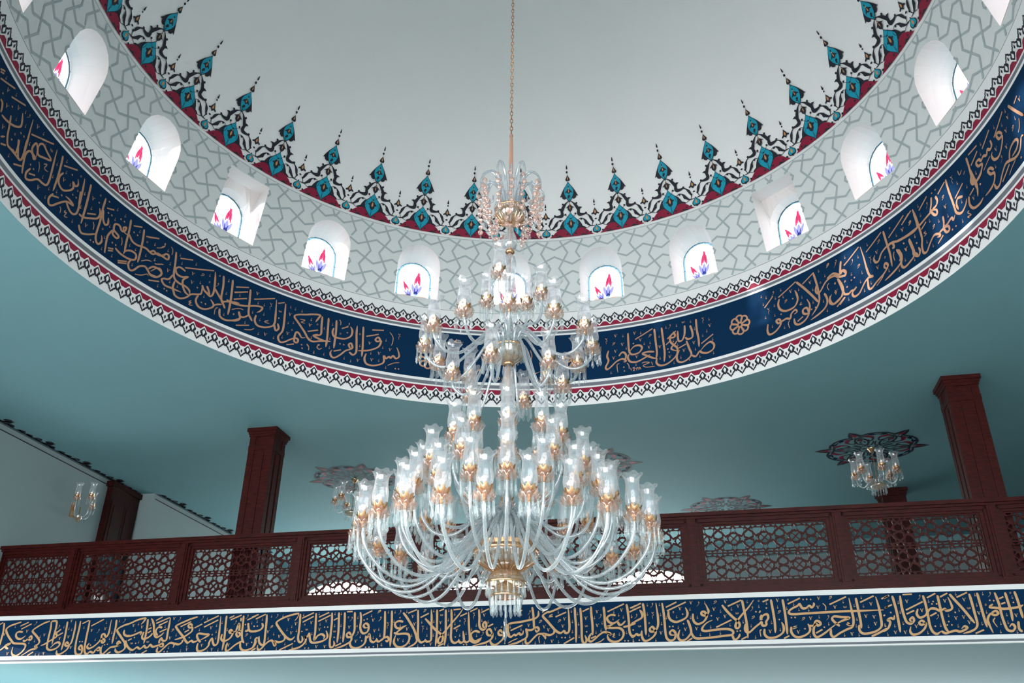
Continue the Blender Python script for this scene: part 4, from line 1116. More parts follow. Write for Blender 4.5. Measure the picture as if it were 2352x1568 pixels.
    'S-6090,3595 -6024,3597 -5961,3620 -5938,3662 -5962,3705;S-5901,3817 -5891,3675 -5888,3556 -5886,3439 -5910,3411 -5956,3440 -5975,3502 -5971,3530;S-5992,3510 -6023,3496 -6024,3448 -6040,3400 -6055,3386;S-5420,3819 -5501,3807 -5620,3775 -5720,3728 -5740,3693 -5698,3636 -5620,3551 -5554,3495 -5502,3474 -5464,3493 -5447,3514;S-5601,3537 -5587,3496 -5606,3462 -5669,3442 -5737,3457 -5714,3415 -5728,3402 -5771,3464 -5819,3458 -5877,3411 -5919,3364 -5958,3350 -5979,3378 -5976,3413;S-5402,3812 -5395,3700 -5394,3575 -5395,3492 -5376,3444 -5343,3437 -5327,3471 -5346,3519;S-5237,3558 -5256,3517 -5285,3490 -5297,3518 -5277,3463 -5306,3409 -5366,3369 -5444,3350 -5515,3337;S-5237,3558 -5224,3489 -5197,3434 -5132,3426 -5053,3439 -4985,3472 -4969,3512 -4998,3581;S-5169,3814 -5162,3695 -5154,3570 -5156,3461 -5111,3515 -5057,3534 -5013,3506 -5025,3472;S-4937,3815 -4926,3690 -4926,3552 -4928,3430 -4916,3369 -4884,3362 -4860,3395 -4873,3443;S-4836,3816 -4825,3688 -4818,3550 -4822,3415;S-4751,3814 -4741,3686 -4738,3549 -4739,3420;S-4630,3513 -4666,3547 -4695,3521 -4675,3487 -4627,3486 -4626,3439 -4681,3399 -4757,3367 -4872,3335;S-4606,3814 -4596,3683 -4589,3573 -4614,3506 -4635,3479;S-4526,3812 -4508,3715 -4510,3613 -4487,3551 -4450,3530 -4404,3549 -4389,3597 -4402,3644 -4439,3659 -4464,3632 -4441,3604 -4402,3604;S-4637,3432 -4632,3385 -4597,3351 -4534,3343 -4465,3369 -4423,3415 -4417,3475 -4423,3502;S-4421,3482 -4390,3482 -4374,3522 -4358,3474 -4346,3434 -4305,3413 -4268,3439 -4263,3466;S-4265,3446 -4235,3419 -4191,3445 -4174,3458;d-6067,3661;d-6022,3664;d-5350,3577;d-5024,3626;d-4979,3625;d-4871,3490;d-5438,3452;d-5279,3358;d-5227,3357;d-4463,3704;d-4420,3717;d-4472,3436;d-4409,3351;d-4362,3351;d-4300,3357;f-6122,3786 -6027,3820;f-6059,3760 -5918,3821;f-5369,3752 -5203,3821;f-5354,3699 -5200,3772;f-5121,3760 -4978,3820;f-5126,3704 -4953,3781;f-4901,3713 -4847,3740;f-5653,3339 -5462,3422;f-4489,3766 -4355,3825;f-4845,3375 -4762,3410;f-4719,3820 -4639,3822;f-6048,3348 -6003,3372;v-5565,3738;v-5450,3680;v-5222,3689;v-5093,3597;v-5005,3705;v-4665,3616;v-5112,3372;v-4992,3370;v-5847,3583;v-5672,3518;v-5502,3560;v-4554,3431;v-4331,3698;v-4299,3561;c-5957,3754;c-6032,3727;c-5826,3794;c-5656,3793;c-5760,3554;c-5506,3646;c-5570,3606;c-5351,3797;c-5199,3544;c-5123,3805;c-5093,3666;c-4891,3800;c-4797,3798;c-4880,3641;c-4788,3642;c-4554,3740;c-4779,3492;c-5268,3422;c-5576,3420;c-5693,3360;c-5864,3353;c-5565,3345;c-5464,3377;c-4680,3352;c-4497,3490;c-4361,3760;c-4242,3580;c-4311,3474;c-4219,3499;c-4185,3378;c-5834,3500;c-5429,3589;o-4691,3747;o-4555,3627;o-5317,3667;s-5280,3600;s-4871,3565;D-5808,3649;D-4262,3806;p-5736,3806;p-4638,3739;p-4534,3545;p-4227,3730;t-5420,3819 -5437,3764 -5472,3722;t-4248,3392 -4240,3366 -4242,3339',
    'S-2144,3808 -2130,3708 -2123,3610 -2116,3551 -2072,3550 -2057,3517 -2086,3498 -2108,3525;S-2116,3538 -2160,3519 -2218,3520;S-2226,3540 -2218,3501 -2211,3462 -2226,3424 -2284,3392 -2357,3361 -2460,3341;S-2485,3604 -2484,3519 -2461,3460 -2424,3440 -2387,3465 -2358,3458 -2321,3483 -2299,3464 -2270,3476 -2262,3515;S-2463,3603 -2389,3615 -2285,3626 -2189,3644 -2108,3662 -2063,3700 -2063,3759;S-1687,3813 -1768,3792 -1901,3742 -1945,3737 -1997,3705 -1997,3679 -1946,3625 -1889,3559 -1846,3513 -1803,3481 -1767,3473 -1730,3498 -1709,3472 -1673,3478 -1657,3529 -1659,3632 -1664,3730 -1673,3816;S-1853,3520 -1861,3475 -1919,3450 -2006,3471 -1978,3432 -1971,3400;S-1992,3465 -2065,3466 -2123,3422 -2174,3371 -2211,3353 -2233,3372 -2226,3417;S-1582,3787 -1578,3663 -1571,3534 -1576,3349;S-1510,3779 -1502,3662 -1499,3533 -1499,3405 -1483,3348 -1454,3348 -1439,3385 -1459,3436;S-1371,3795 -1368,3691 -1358,3562 -1359,3434;S-1365,3466 -1402,3423 -1411,3378 -1383,3359 -1332,3390 -1273,3439 -1215,3470 -1145,3456 -1132,3437 -1180,3463;S-1206,3785 -1199,3687 -1197,3571 -1186,3488;S-1057,3671 -1106,3682 -1157,3660 -1166,3629 -1139,3590 -1083,3576 -1010,3622;S-1083,3576 -1127,3551 -1177,3530 -1114,3519 -1022,3517 -974,3485 -967,3428 -1008,3372 -1080,3348 -1142,3368 -1169,3406 -1167,3444;S-1032,3594 -1013,3555 -977,3561 -933,3604;S-911,3810 -898,3713 -891,3584 -890,3477 -872,3426 -838,3413 -815,3419;S-965,3526 -894,3540 -844,3558 -806,3570;d-1436,3480;d-841,3488;d-1757,3416;d-1714,3415;d-953,3359;d-911,3358;f-2432,3518 -2274,3583;f-1836,3675 -1696,3731;f-1733,3339 -1599,3410;f-1158,3722 -943,3814;f-1482,3733 -1397,3770;f-1382,3397 -1317,3424;f-867,3757 -793,3788;f-877,3709 -795,3749;f-2012,3738 -1960,3777;f-2330,3749 -2278,3774;v-2189,3578;v-1984,3555;v-1929,3515;v-1716,3647;v-1740,3557;v-1438,3647;v-1291,3725;v-1294,3554;v-1884,3373;v-975,3737;c-2436,3564;c-2292,3535;c-2052,3802;c-2182,3683;c-2105,3358;c-1985,3362;c-1825,3436;c-1801,3366;c-1656,3427;c-1616,3612;c-1627,3742;c-1548,3708;c-1537,3578;c-1619,3487;c-1534,3425;c-1330,3651;c-1315,3472;c-1250,3496;c-1232,3585;c-1091,3633;c-1076,3717;c-1017,3677;c-959,3650;c-1019,3441;c-852,3660;c-927,3459;c-848,3363;c-1799,3737;c-2269,3360;o-2289,3712;s-1437,3551;D-2038,3621;D-1790,3622;p-2174,3755;p-1246,3682;t-1872,3709 -1916,3690 -1873,3683 -1931,3674;t-1075,3455 -1104,3436 -1076,3436 -1105,3411 -1070,3404;t-2043,3440 -2058,3421 -2047,3350;t-2460,3363 -2401,3394 -2336,3419;t-1334,3336 -1263,3357 -1212,3394',
    'S-862,3564 -789,3601 -724,3638 -720,3689 -746,3734;S-702,3814 -688,3701 -684,3542 -685,3422;S-871,3413 -843,3406 -806,3437 -779,3424 -743,3436 -734,3480;S-736,3436 -732,3392 -707,3354 -658,3360 -593,3402 -562,3445 -567,3477 -598,3521 -631,3497 -623,3465 -567,3470 -528,3532 -521,3633 -528,3729 -536,3813;S-458,3811 -446,3695 -442,3569 -440,3456 -429,3381 -390,3349 -341,3361 -317,3404 -320,3447 -352,3473 -385,3448 -371,3417 -323,3416;S-382,3707 -387,3650 -363,3598 -303,3572 -232,3589 -167,3626 -148,3682 -170,3746;S-156,3594 -134,3531 -121,3450 -145,3407 -198,3359 -253,3347 -285,3379 -280,3428 -256,3477;S-121,3450 -105,3400 -67,3369 21,3368 157,3379 293,3393 368,3401 391,3432 361,3463 288,3473 166,3465 63,3453 17,3466 27,3503 80,3552 151,3583;S-81,3668 -86,3605 -64,3555 -17,3541 48,3572 88,3634 65,3684 28,3685 28,3653 75,3640 113,3684 104,3728 85,3779;S286,3763 339,3687 405,3611 460,3560 478,3517 457,3480 428,3486 429,3523 469,3585 531,3652 607,3726 679,3813;S537,3816 546,3721 559,3602 565,3491 559,3357;S377,3395 389,3352 415,3346 452,3376 469,3412;S550,3528 536,3467 551,3430 591,3430 651,3478 709,3520 747,3544;S750,3569 739,3600 758,3631;d-842,3488;d-772,3362;d-209,3665;d-208,3548;d-383,3517;d-342,3519;d143,3636;d439,3443;d477,3446;d691,3669;d742,3674;f-850,3759 -726,3815;f-853,3721 -729,3773;f-414,3755 -276,3816;f-403,3710 -158,3813;f356,3746 527,3816;f189,3495 384,3580;f-179,3337 -114,3373;f478,3342 548,3375;v-234,3732;v-93,3802;v-187,3479;v-49,3486;v185,3714;v220,3594;v312,3624;v334,3800;v484,3744;v-493,3444;c-646,3793;c-651,3678;c-491,3793;c-487,3668;c-481,3557;c-416,3628;c-277,3506;c-287,3635;c-226,3424;c-114,3723;c-116,3622;c-30,3623;c-12,3414;c103,3413;c122,3502;c77,3798;c261,3688;c233,3427;c361,3521;c396,3711;c599,3796;c523,3553;c614,3503;c733,3734;c-650,3422;c-565,3361;c-846,3356;c650,3368;c-853,3653;o-324,3693;o-637,3566;o738,3800;s-758,3531;s461,3657;D201,3799;D646,3601;p-579,3801;p1,3800;p-788,3671;p654,3723;m-581,3667;t735,3452 712,3440 716,3368',
    'S727,3570 775,3624 823,3634 829,3590 800,3548 794,3505 748,3505 742,3548 690,3506;S771,3462 763,3398 809,3356 903,3365 984,3417 999,3481 983,3535;S888,3813 897,3665 901,3525 892,3413;S1028,3811 1036,3663 1036,3502 1032,3391;S1224,3758 1196,3726 1146,3705 1095,3673 1085,3641 1135,3627 1285,3633 1515,3640 1743,3646 1968,3647 2192,3649;S1224,3758 1249,3698 1295,3697 1334,3724 1365,3702 1393,3734 1391,3761;S1091,3480 1082,3417 1120,3363 1187,3358 1272,3394 1308,3446 1290,3510;S1298,3488 1355,3488 1386,3540 1429,3529 1436,3497 1400,3487 1381,3509 1348,3445 1344,3382 1378,3351 1464,3392 1553,3454 1642,3516;S1657,3474 1608,3517 1581,3559 1609,3589 1687,3579 1786,3567 1702,3537 1605,3495;S1551,3443 1541,3381 1569,3349 1643,3390 1729,3431 1801,3462 1827,3546 1823,3652 1815,3802;S1895,3801 1900,3672 1905,3545 1903,3440;S1883,3482 1877,3419 1909,3382 1976,3382 2069,3407 2133,3458 2144,3542 2142,3679 2127,3808;S2002,3345 2098,3386 2200,3437;d821,3710;d959,3569;d1106,3587;d1150,3588;d1274,3801;d1317,3802;d1363,3799;d1247,3452;d1476,3465;d2185,3583;d733,3662;f784,3787 858,3814;f1083,3752 1238,3818;f1576,3731 1784,3819;f1936,3746 2107,3819;f1369,3398 1449,3439;f985,3344 1053,3375;f2189,3780 2273,3816;f2208,3673 2249,3688;v968,3801;v836,3430;v1167,3416;v1439,3701;v1462,3809;v1334,3573;v1638,3697;v2061,3723;v1979,3581;v2071,3569;v2073,3490;v1786,3378;c829,3770;c957,3719;c1065,3701;c1153,3748;c1207,3682;c1321,3675;c862,3536;c954,3450;c1296,3367;c1433,3588;c1532,3502;c1740,3760;c1862,3710;c1958,3805;c1967,3703;c1867,3550;c1847,3472;c1984,3460;c1695,3369;c1862,3367;c2179,3468;o1091,3804;s1752,3696;D1595,3812;D966,3659;D1241,3569;p1542,3592;t1498,3748 1527,3710 1519,3662;t1749,3515 1774,3499 1739,3494 1769,3473 1805,3483;t1107,3475 1161,3490;t1104,3453 1158,3469',
    'S2143,3397 2210,3440 2241,3507 2216,3530 2256,3552 2289,3540 2304,3585;S2319,3813 2335,3653 2337,3484 2334,3384;S2408,3811 2404,3674 2415,3550 2433,3494 2477,3482 2513,3515 2504,3554 2469,3527 2491,3493;S2635,3480 2601,3514 2566,3487 2590,3464 2640,3480 2617,3425 2548,3371 2474,3355 2447,3394 2465,3449;S2582,3649 2559,3593 2585,3548 2648,3569 2678,3602 2723,3647 2781,3646 2823,3623 2886,3644 2892,3622 2940,3627 2969,3654 2961,3722 2945,3779;S2669,3807 2680,3693 2680,3558 2680,3446 2700,3380 2742,3358 2795,3390;S2833,3804 2835,3679 2838,3533 2848,3423 2873,3378;S2970,3813 3022,3732 3082,3642 3139,3541 3180,3468;S3191,3809 3199,3696 3204,3573 3207,3463 3177,3408 3112,3376 3028,3355;S3280,3819 3288,3683 3296,3528 3304,3418;S2795,3390 2835,3362 2896,3378 2955,3389 2998,3377 3060,3398 3088,3420 3058,3437 3023,3410;S3389,3582 3440,3603 3460,3570 3416,3554 3375,3571 3333,3516 3331,3461 3356,3352;S3425,3681 3383,3648 3460,3636 3525,3624 3617,3628 3711,3643 3755,3665;S3475,3815 3493,3680 3494,3547 3503,3448 3521,3383 3574,3372 3607,3415 3582,3448 3546,3415;S3589,3813 3598,3690 3604,3579 3596,3480;S3694,3822 3706,3710 3711,3599 3715,3511;S3657,3479 3646,3393 3676,3360;d2191,3587;d2268,3617;d2991,3598;d2770,3731;d2752,3703;d2805,3702;d2898,3494;d2873,3455;d2924,3455;d2738,3446;d3402,3726;d3444,3720;d3654,3694;f2217,3786 2284,3819;f2213,3671 2298,3710;f2445,3640 2653,3733;f2442,3594 2538,3633;f2710,3777 2815,3827;f2857,3781 2949,3825;f2705,3563 2783,3601;f3042,3772 3171,3826;f3163,3352 3263,3391;f3508,3741 3560,3763;f3516,3680 3566,3696;f2440,3822 2548,3826;v2477,3741;v2626,3631;v2906,3734;v3123,3742;v3076,3541;v2988,3531;v3125,3480;v2529,3448;v2282,3384;v2393,3383;v3253,3583;v3652,3545;c2374,3732;c2375,3618;c2385,3489;c2285,3462;c2175,3474;c2190,3368;c2719,3737;c2909,3566;c3038,3625;c2641,3375;c2798,3456;c2991,3443;c3040,3812;c3340,3806;c3251,3796;c3246,3678;c3335,3593;c3258,3462;c3385,3494;c3461,3460;c3548,3557;c3543,3470;c3655,3756;c3438,3368;c3616,3361;o2266,3756;o3344,3677;o3645,3806;s3151,3641;p2632,3802;p2793,3567;p3422,3810;t3415,3526 3388,3483 3417,3417',
]
RING_TEXT = [
    'S-3149,7726 -3040,7770 -2920,7794 -2936,7743 -2976,7661;S-3113,7443 -3046,7360 -2973,7345 -2879,7381 -2783,7409 -2714,7421;S-2883,7783 -2879,7623 -2877,7487 -2978,7444 -2897,7413 -2783,7409;S-2787,7789 -2779,7623 -2773,7442 -2779,7313;S-2664,7787 -2653,7613 -2655,7460 -2658,7324;S-2689,7649 -2704,7583 -2675,7515 -2596,7507 -2499,7525 -2420,7592 -2408,7680 -2442,7741;S-2414,7387 -2441,7441 -2409,7472 -2381,7411 -2413,7372 -2479,7333 -2554,7246 -2631,7181 -2681,7191 -2701,7245 -2679,7296;S-2422,7325 -2363,7294 -2319,7350 -2325,7485 -2341,7651 -2342,7783;S-2247,7791 -2238,7614 -2228,7432 -2230,7295;S-1961,7615 -2008,7667 -2047,7620 -2016,7595 -1961,7615 -1988,7516 -2095,7439 -2204,7399 -2294,7379;S-2166,7362 -2186,7274 -2151,7199 -2059,7188 -1950,7226 -1892,7283 -1900,7380 -1862,7342 -1822,7380 -1793,7363 -1761,7407 -1716,7369 -1670,7408 -1682,7483 -1715,7555;d-2481,7630;d-2573,7422;d-2516,7422;d-1711,7202;d-1663,7207;f-3075,7478 -2927,7544;f-2190,7641 -2005,7718;f-2656,7279 -2549,7330;f-2109,7769 -1933,7801;f-2571,7675 -2477,7731;v-3052,7583;v-2125,7540;v-1972,7404;v-1810,7498;v-2074,7276;v-2279,7223;c-3043,7685;c-3008,7402;c-2834,7606;c-2717,7702;c-2733,7469;c-2724,7321;c-2946,7183;c-2794,7197;c-2488,7211;c-2388,7190;c-2274,7467;c-2097,7385;c-1970,7290;c-1857,7198;c-1925,7514;c-1885,7646;o-2944,7633;o-2583,7587;o-2291,7655;p-2468,7781;m-1687,7748;t-1839,7789 -1784,7714 -1784,7620 -1801,7569;t-2621,7808 -2596,7776 -2597,7721;t-3064,7281 -3031,7246 -3024,7189;t-2906,7313 -2872,7323 -2909,7283 -2877,7247 -2832,7283;t-1832,7233 -1745,7287 -1656,7311',
    'S-4292,7818 -4277,7630 -4270,7458 -4278,7289;S-4332,7494 -4204,7487 -4051,7521 -3902,7584 -3794,7603 -3816,7538 -3864,7494;S-4010,7800 -3994,7610 -3981,7438 -3939,7375 -3910,7339;S-3976,7408 -4037,7351 -4099,7341 -4125,7402 -4094,7312 -4146,7251 -4278,7203;S-3865,7453 -3875,7369 -3826,7308 -3718,7317 -3617,7371 -3579,7434 -3582,7563 -3602,7804;S-3584,7416 -3548,7332 -3508,7378 -3534,7450;S-3457,7793 -3447,7614 -3440,7452 -3449,7351 -3497,7253 -3464,7184 -3404,7197 -3320,7265 -3249,7313 -3201,7304 -3210,7253 -3258,7269 -3245,7404 -3198,7403 -3153,7353 -3100,7369;S-2955,7801 -3101,7744 -3252,7692 -3301,7642 -3236,7572 -3127,7460 -3053,7368 -2972,7343 -2905,7380;S-2916,7476 -2984,7439 -2909,7412;d-4192,7334;d-3528,7535;d-3138,7243;d-3124,7191;d-2901,7266;f-4226,7743 -4038,7820;f-4234,7654 -4042,7749;f-4231,7550 -4040,7643;f-3934,7677 -3628,7814;f-3571,7758 -3475,7807;f-4134,7185 -3944,7262;f-3067,7479 -2924,7544;f-3361,7171 -3252,7218;v-3895,7783;v-3366,7652;v-3363,7348;v-3049,7585;v-3687,7217;c-4353,7781;c-4152,7647;c-3865,7648;c-3771,7654;c-3925,7477;c-3756,7512;c-3802,7405;c-4010,7283;c-3792,7194;c-3562,7214;c-3378,7515;c-3303,7541;c-3375,7774;c-3302,7767;c-3199,7770;c-3045,7679;c-3437,7266;c-2944,7180;o-3311,7423;s-3523,7644;m-3671,7677;t-3213,7631 -3135,7640 -3191,7588 -3129,7592;t-3674,7439 -3731,7401 -3652,7398;t-3064,7266 -3029,7236 -3030,7187;t-4233,7387 -4133,7446 -4063,7452;t-4007,7174 -3918,7201 -3863,7246',
    'S-5598,7577 -5528,7565 -5458,7615 -5376,7617 -5294,7618 -5292,7680 -5341,7676 -5360,7618;S-5536,7343 -5472,7410 -5376,7419 -5334,7382 -5381,7311 -5473,7289 -5523,7291;S-5195,7791 -5175,7639 -5162,7476 -5131,7416 -5061,7392 -4965,7396 -4895,7370 -4876,7319;S-5003,7601 -5095,7613 -5149,7560 -5118,7500 -5037,7498 -4950,7544 -5013,7464 -4991,7368 -4929,7307 -4866,7309;S-5173,7455 -5217,7370 -5291,7338 -5314,7303 -5255,7259 -5146,7272 -5004,7285;S-5125,7389 -5135,7293 -5105,7233 -5081,7200 -5000,7196 -4917,7252 -4854,7330 -4768,7372 -4713,7415 -4722,7535;S-4722,7535 -4695,7486 -4633,7454 -4573,7435 -4540,7514 -4550,7684 -4571,7818;S-4653,7554 -4619,7507 -4590,7443;S-4750,7365 -4772,7278 -4718,7212 -4624,7217 -4527,7285 -4507,7341 -4564,7392;S-4504,7327 -4463,7361 -4390,7395;S-4537,7579 -4459,7505 -4384,7445 -4325,7471 -4205,7509 -4134,7524;S-4438,7819 -4418,7668 -4414,7478 -4358,7393 -4335,7356;S-4294,7824 -4281,7668 -4273,7447 -4275,7288;S-4408,7324 -4389,7223 -4305,7197 -4188,7239 -4096,7309;d-5251,7209;d-5209,7201;d-4787,7464;d-4686,7288;d-4624,7294;d-4196,7330;f-5643,7747 -5493,7817;f-5116,7737 -4928,7815;f-5021,7646 -4594,7823;f-5499,7201 -5345,7263;f-4230,7740 -4176,7764;f-4239,7655 -4163,7689;f-4227,7547 -4146,7591;v-5251,7474;v-4886,7624;v-4875,7497;c-5525,7712;c-5481,7510;c-5316,7744;c-5244,7584;c-5127,7783;c-5079,7684;c-4871,7782;c-4758,7556;c-5195,7344;c-5353,7199;c-4640,7727;c-4352,7788;c-4354,7586;c-4667,7390;c-4335,7270;c-5073,7340;o-4498,7790;o-4628,7629;D-4751,7678;p-5380,7800;p-4497,7662;t-5284,7818 -5251,7782 -5250,7712;t-4836,7247 -4868,7208 -4830,7219 -4860,7174 -4800,7188;t-4440,7325 -4472,7287 -4471,7202;t-5491,7679 -5433,7714 -5375,7780;t-5459,7455 -5394,7492 -5335,7518',
    'S-6767,7639 -6749,7543 -6734,7459;S-6645,7730 -6636,7612 -6634,7463 -6637,7287;S-6703,7374 -6622,7384 -6525,7439 -6430,7504 -6407,7582 -6436,7645;S-6385,7821 -6389,7678 -6380,7504 -6386,7323 -6367,7241 -6319,7218 -6283,7282 -6305,7349;S-6374,7661 -6347,7554 -6298,7505 -6261,7543 -6276,7617;S-6660,7258 -6603,7191 -6502,7232 -6384,7317;S-6200,7173 -6215,7298 -6217,7406 -6168,7508 -6154,7462 -6085,7451 -6065,7492 -6120,7512 -6158,7529 -6158,7606 -6091,7629 -6046,7588 -6002,7603 -5988,7669 -6028,7636 -5998,7591 -5933,7591;S-5948,7810 -5937,7660 -5936,7490 -5928,7355;S-6070,7322 -5975,7298 -5850,7305 -5759,7346 -5756,7418 -5837,7425 -5918,7375 -5935,7323;S-5923,7612 -5858,7554 -5776,7548 -5687,7574 -5626,7582 -5575,7570 -5524,7615 -5473,7602 -5411,7609 -5341,7679;S-5728,7809 -5711,7660 -5705,7463 -5709,7334;S-5807,7318 -5834,7246 -5800,7183 -5743,7202 -5675,7297 -5594,7344 -5541,7319 -5484,7280 -5396,7300 -5338,7376 -5367,7431 -5425,7413 -5497,7329;d-6464,7702;d-6324,7816;d-6295,7674;d-6238,7678;d-6094,7720;d-6037,7722;d-5862,7680;d-5803,7674;d-6440,7193;d-6393,7197;d-6130,7360;d-6074,7361;f-6334,7717 -6224,7765;f-6591,7460 -6466,7534;f-5892,7758 -5763,7819;f-5676,7737 -5482,7823;f-6171,7259 -6093,7294;f-6162,7230 -6093,7266;f-5991,7192 -5860,7258;f-5984,7169 -5860,7230;v-6561,7687;v-6556,7316;c-6705,7658;c-6703,7468;c-6551,7563;c-6176,7664;c-6045,7803;c-6225,7533;c-5783,7745;c-6257,7353;c-6256,7198;c-6089,7201;c-5878,7484;c-5781,7481;c-5618,7494;c-5474,7514;c-5526,7716;c-5776,7266;c-6178,7805;o-6472,7801;o-6315,7431;o-5643,7673;p-5386,7793;t-6478,7423 -6449,7388 -6446,7330;t-6021,7506 -5997,7452 -5998,7402;t-5709,7166 -5619,7204 -5541,7262 -5514,7249;t-5468,7460 -5410,7479 -5357,7516;t-5485,7682 -5423,7719 -5373,7771;t-5666,7380 -5588,7440 -5515,7461',
    'S-7872,7458 -7799,7306 -7754,7293 -7727,7353 -7742,7492 -7750,7563;S-7663,7192 -7688,7296 -7700,7413 -7660,7485 -7606,7491 -7569,7457 -7547,7488 -7610,7500 -7637,7555 -7601,7638 -7560,7594 -7538,7509;S-7560,7653 -7501,7709 -7410,7679 -7319,7642 -7425,7588 -7520,7550 -7558,7609 -7544,7660;S-7565,7333 -7607,7248 -7587,7189 -7512,7223 -7422,7306 -7338,7320 -7276,7342 -7253,7412 -7259,7551 -7271,7701 -7278,7823;S-7167,7826 -7154,7688 -7149,7505 -7157,7355;S-7086,7655 -7126,7577 -7110,7496 -7027,7467 -6930,7533 -6887,7600 -6911,7662 -6868,7641 -6831,7683 -6855,7746;S-7138,7331 -7181,7247 -7162,7183 -7108,7198 -7025,7291 -6924,7385 -6814,7412 -6892,7435 -6960,7431;S-6920,7374 -6848,7321 -6778,7318 -6733,7377 -6736,7522 -6747,7691 -6762,7825;S-6649,7828 -6642,7687 -6637,7485 -6635,7292;d-7583,7369;d-7522,7360;d-6955,7730;d-7017,7401;d-6865,7522;d-6806,7525;f-7537,7745 -7350,7837;f-7111,7736 -6900,7838;f-7569,7266 -7473,7317;f-7165,7291 -7047,7346;v-7370,7232;v-7048,7584;c-7694,7552;c-7462,7729;c-7213,7675;c-7089,7815;c-7048,7692;c-7220,7503;c-7359,7387;c-7221,7339;c-7238,7217;c-7101,7391;c-6941,7605;c-6700,7658;c-6707,7469;c-6764,7235;o-6827,7810;o-6813,7614;s-7356,7745;t-7481,7490 -7453,7449 -7440,7382;t-7403,7521 -7353,7555 -7376,7484 -7307,7493;t-6997,7266 -6972,7245 -6969,7195;t-6901,7283 -6913,7248 -6878,7267 -6897,7207 -6845,7225',
    'S-8232,7456 -8116,7478 -7994,7526 -7908,7594 -7909,7662 -7942,7742;S-8096,7571 -8068,7461 -8046,7361 -7999,7282 -7927,7283 -7834,7286 -7755,7291 -7731,7356 -7732,7492 -7750,7662 -7760,7819;S-8138,7266 -8073,7323;S-7911,7297 -7845,7307 -7851,7468;S-8332,7566 -8288,7562 -8266,7508 -8264,7465;d-8330,7644;d-8125,7660;d-7968,7375;d-7868,7544;d-7810,7549;f-8498,7800 -8416,7850;f-8482,7778 -8420,7815;f-8446,7729 -8177,7850;f-8185,7734 -7938,7847;f-7714,7662 -7459,7787;f-7825,7183 -7701,7253;f-8103,7209 -8021,7256;v-8269,7739;v-8203,7595;v-8024,7729;v-7657,7807;v-8153,7371;c-8364,7817;c-8129,7817;c-7906,7790;c-8004,7608;c-7837,7665;c-7544,7818;c-7695,7555;c-7931,7206;o-7950,7459;p-7830,7811',
    'S1531,7572 1506,7483 1524,7420 1515,7376 1478,7305 1497,7265 1553,7295 1639,7373 1724,7406 1778,7383 1783,7352 1749,7357;S1685,7458 1729,7512 1770,7505 1795,7455 1778,7383;S1843,7823 1841,7661 1847,7507 1892,7454 1990,7467 2042,7533 2011,7585 1927,7585 1861,7520;S1837,7464 1820,7406 1858,7339 1954,7323 2066,7363 2159,7405;S2223,7437 2127,7456 2044,7442 2096,7402 2163,7359 2243,7321;S2249,7811 2256,7611 2263,7414 2243,7321;S2257,7325 2245,7253 2289,7200 2385,7195 2485,7247 2559,7318 2574,7418 2517,7477 2485,7424 2564,7376;S2361,7809 2372,7585 2379,7389 2361,7244;S2720,7501 2750,7375 2775,7266 2700,7197 2616,7180 2564,7214 2557,7289 2606,7381;S2774,7259 2839,7220 2900,7284 2939,7252 3019,7230 3105,7264 3126,7331 3076,7389 2990,7355 2915,7288;S2714,7758 2703,7625 2660,7531 2604,7530 2598,7622 2604,7696;S2796,7736 2821,7624 2813,7536 2743,7525 2705,7565;S2577,7703 2487,7634 2480,7545 2531,7488 2577,7537;S2534,7698 2556,7617 2485,7604;S2895,7814 2892,7634 2905,7481 2900,7357;d1916,7633;d2431,7437;d2447,7381;d1751,7267;d1757,7203;f1948,7696 2222,7825;f2408,7509 2475,7562;f2595,7413 2709,7452;f2939,7398 3129,7498;f2436,7601 2518,7672;v1653,7809;v1947,7804;v1750,7646;v1641,7548;v1608,7439;v2030,7673;v2153,7526;v1958,7405;v2317,7499;v2455,7305;v2673,7357;v2832,7442;v3096,7649;c1764,7790;c2037,7794;c1802,7576;c2081,7601;c2171,7598;c2316,7674;c2430,7800;c2591,7791;c2860,7665;c2972,7522;c3040,7576;c3114,7421;c3106,7206;c2843,7336;c2616,7261;c2508,7198;c2742,7201;c2304,7315;c1937,7281;c1556,7205;c2585,7468;c2809,7800;c2523,7550;c3093,7754;c2900,7204;s2698,7816;D2172,7713;D1612,7675;p2495,7815;m1510,7745;m3003,7767;t1686,7336 1650,7312 1658,7191;t1802,7326 1828,7284 1831,7224;t1852,7236 1864,7189;t1914,7240 1886,7230 1913,7218 1891,7185 1918,7183;t1927,7223 1940,7214 1955,7226 1968,7216 1945,7220 1945,7176;t1973,7186 1989,7227 2007,7187;t2027,7280 2062,7296 2143,7273 2045,7247 2084,7210 2166,7202 2220,7199;t2171,7283 2188,7220',
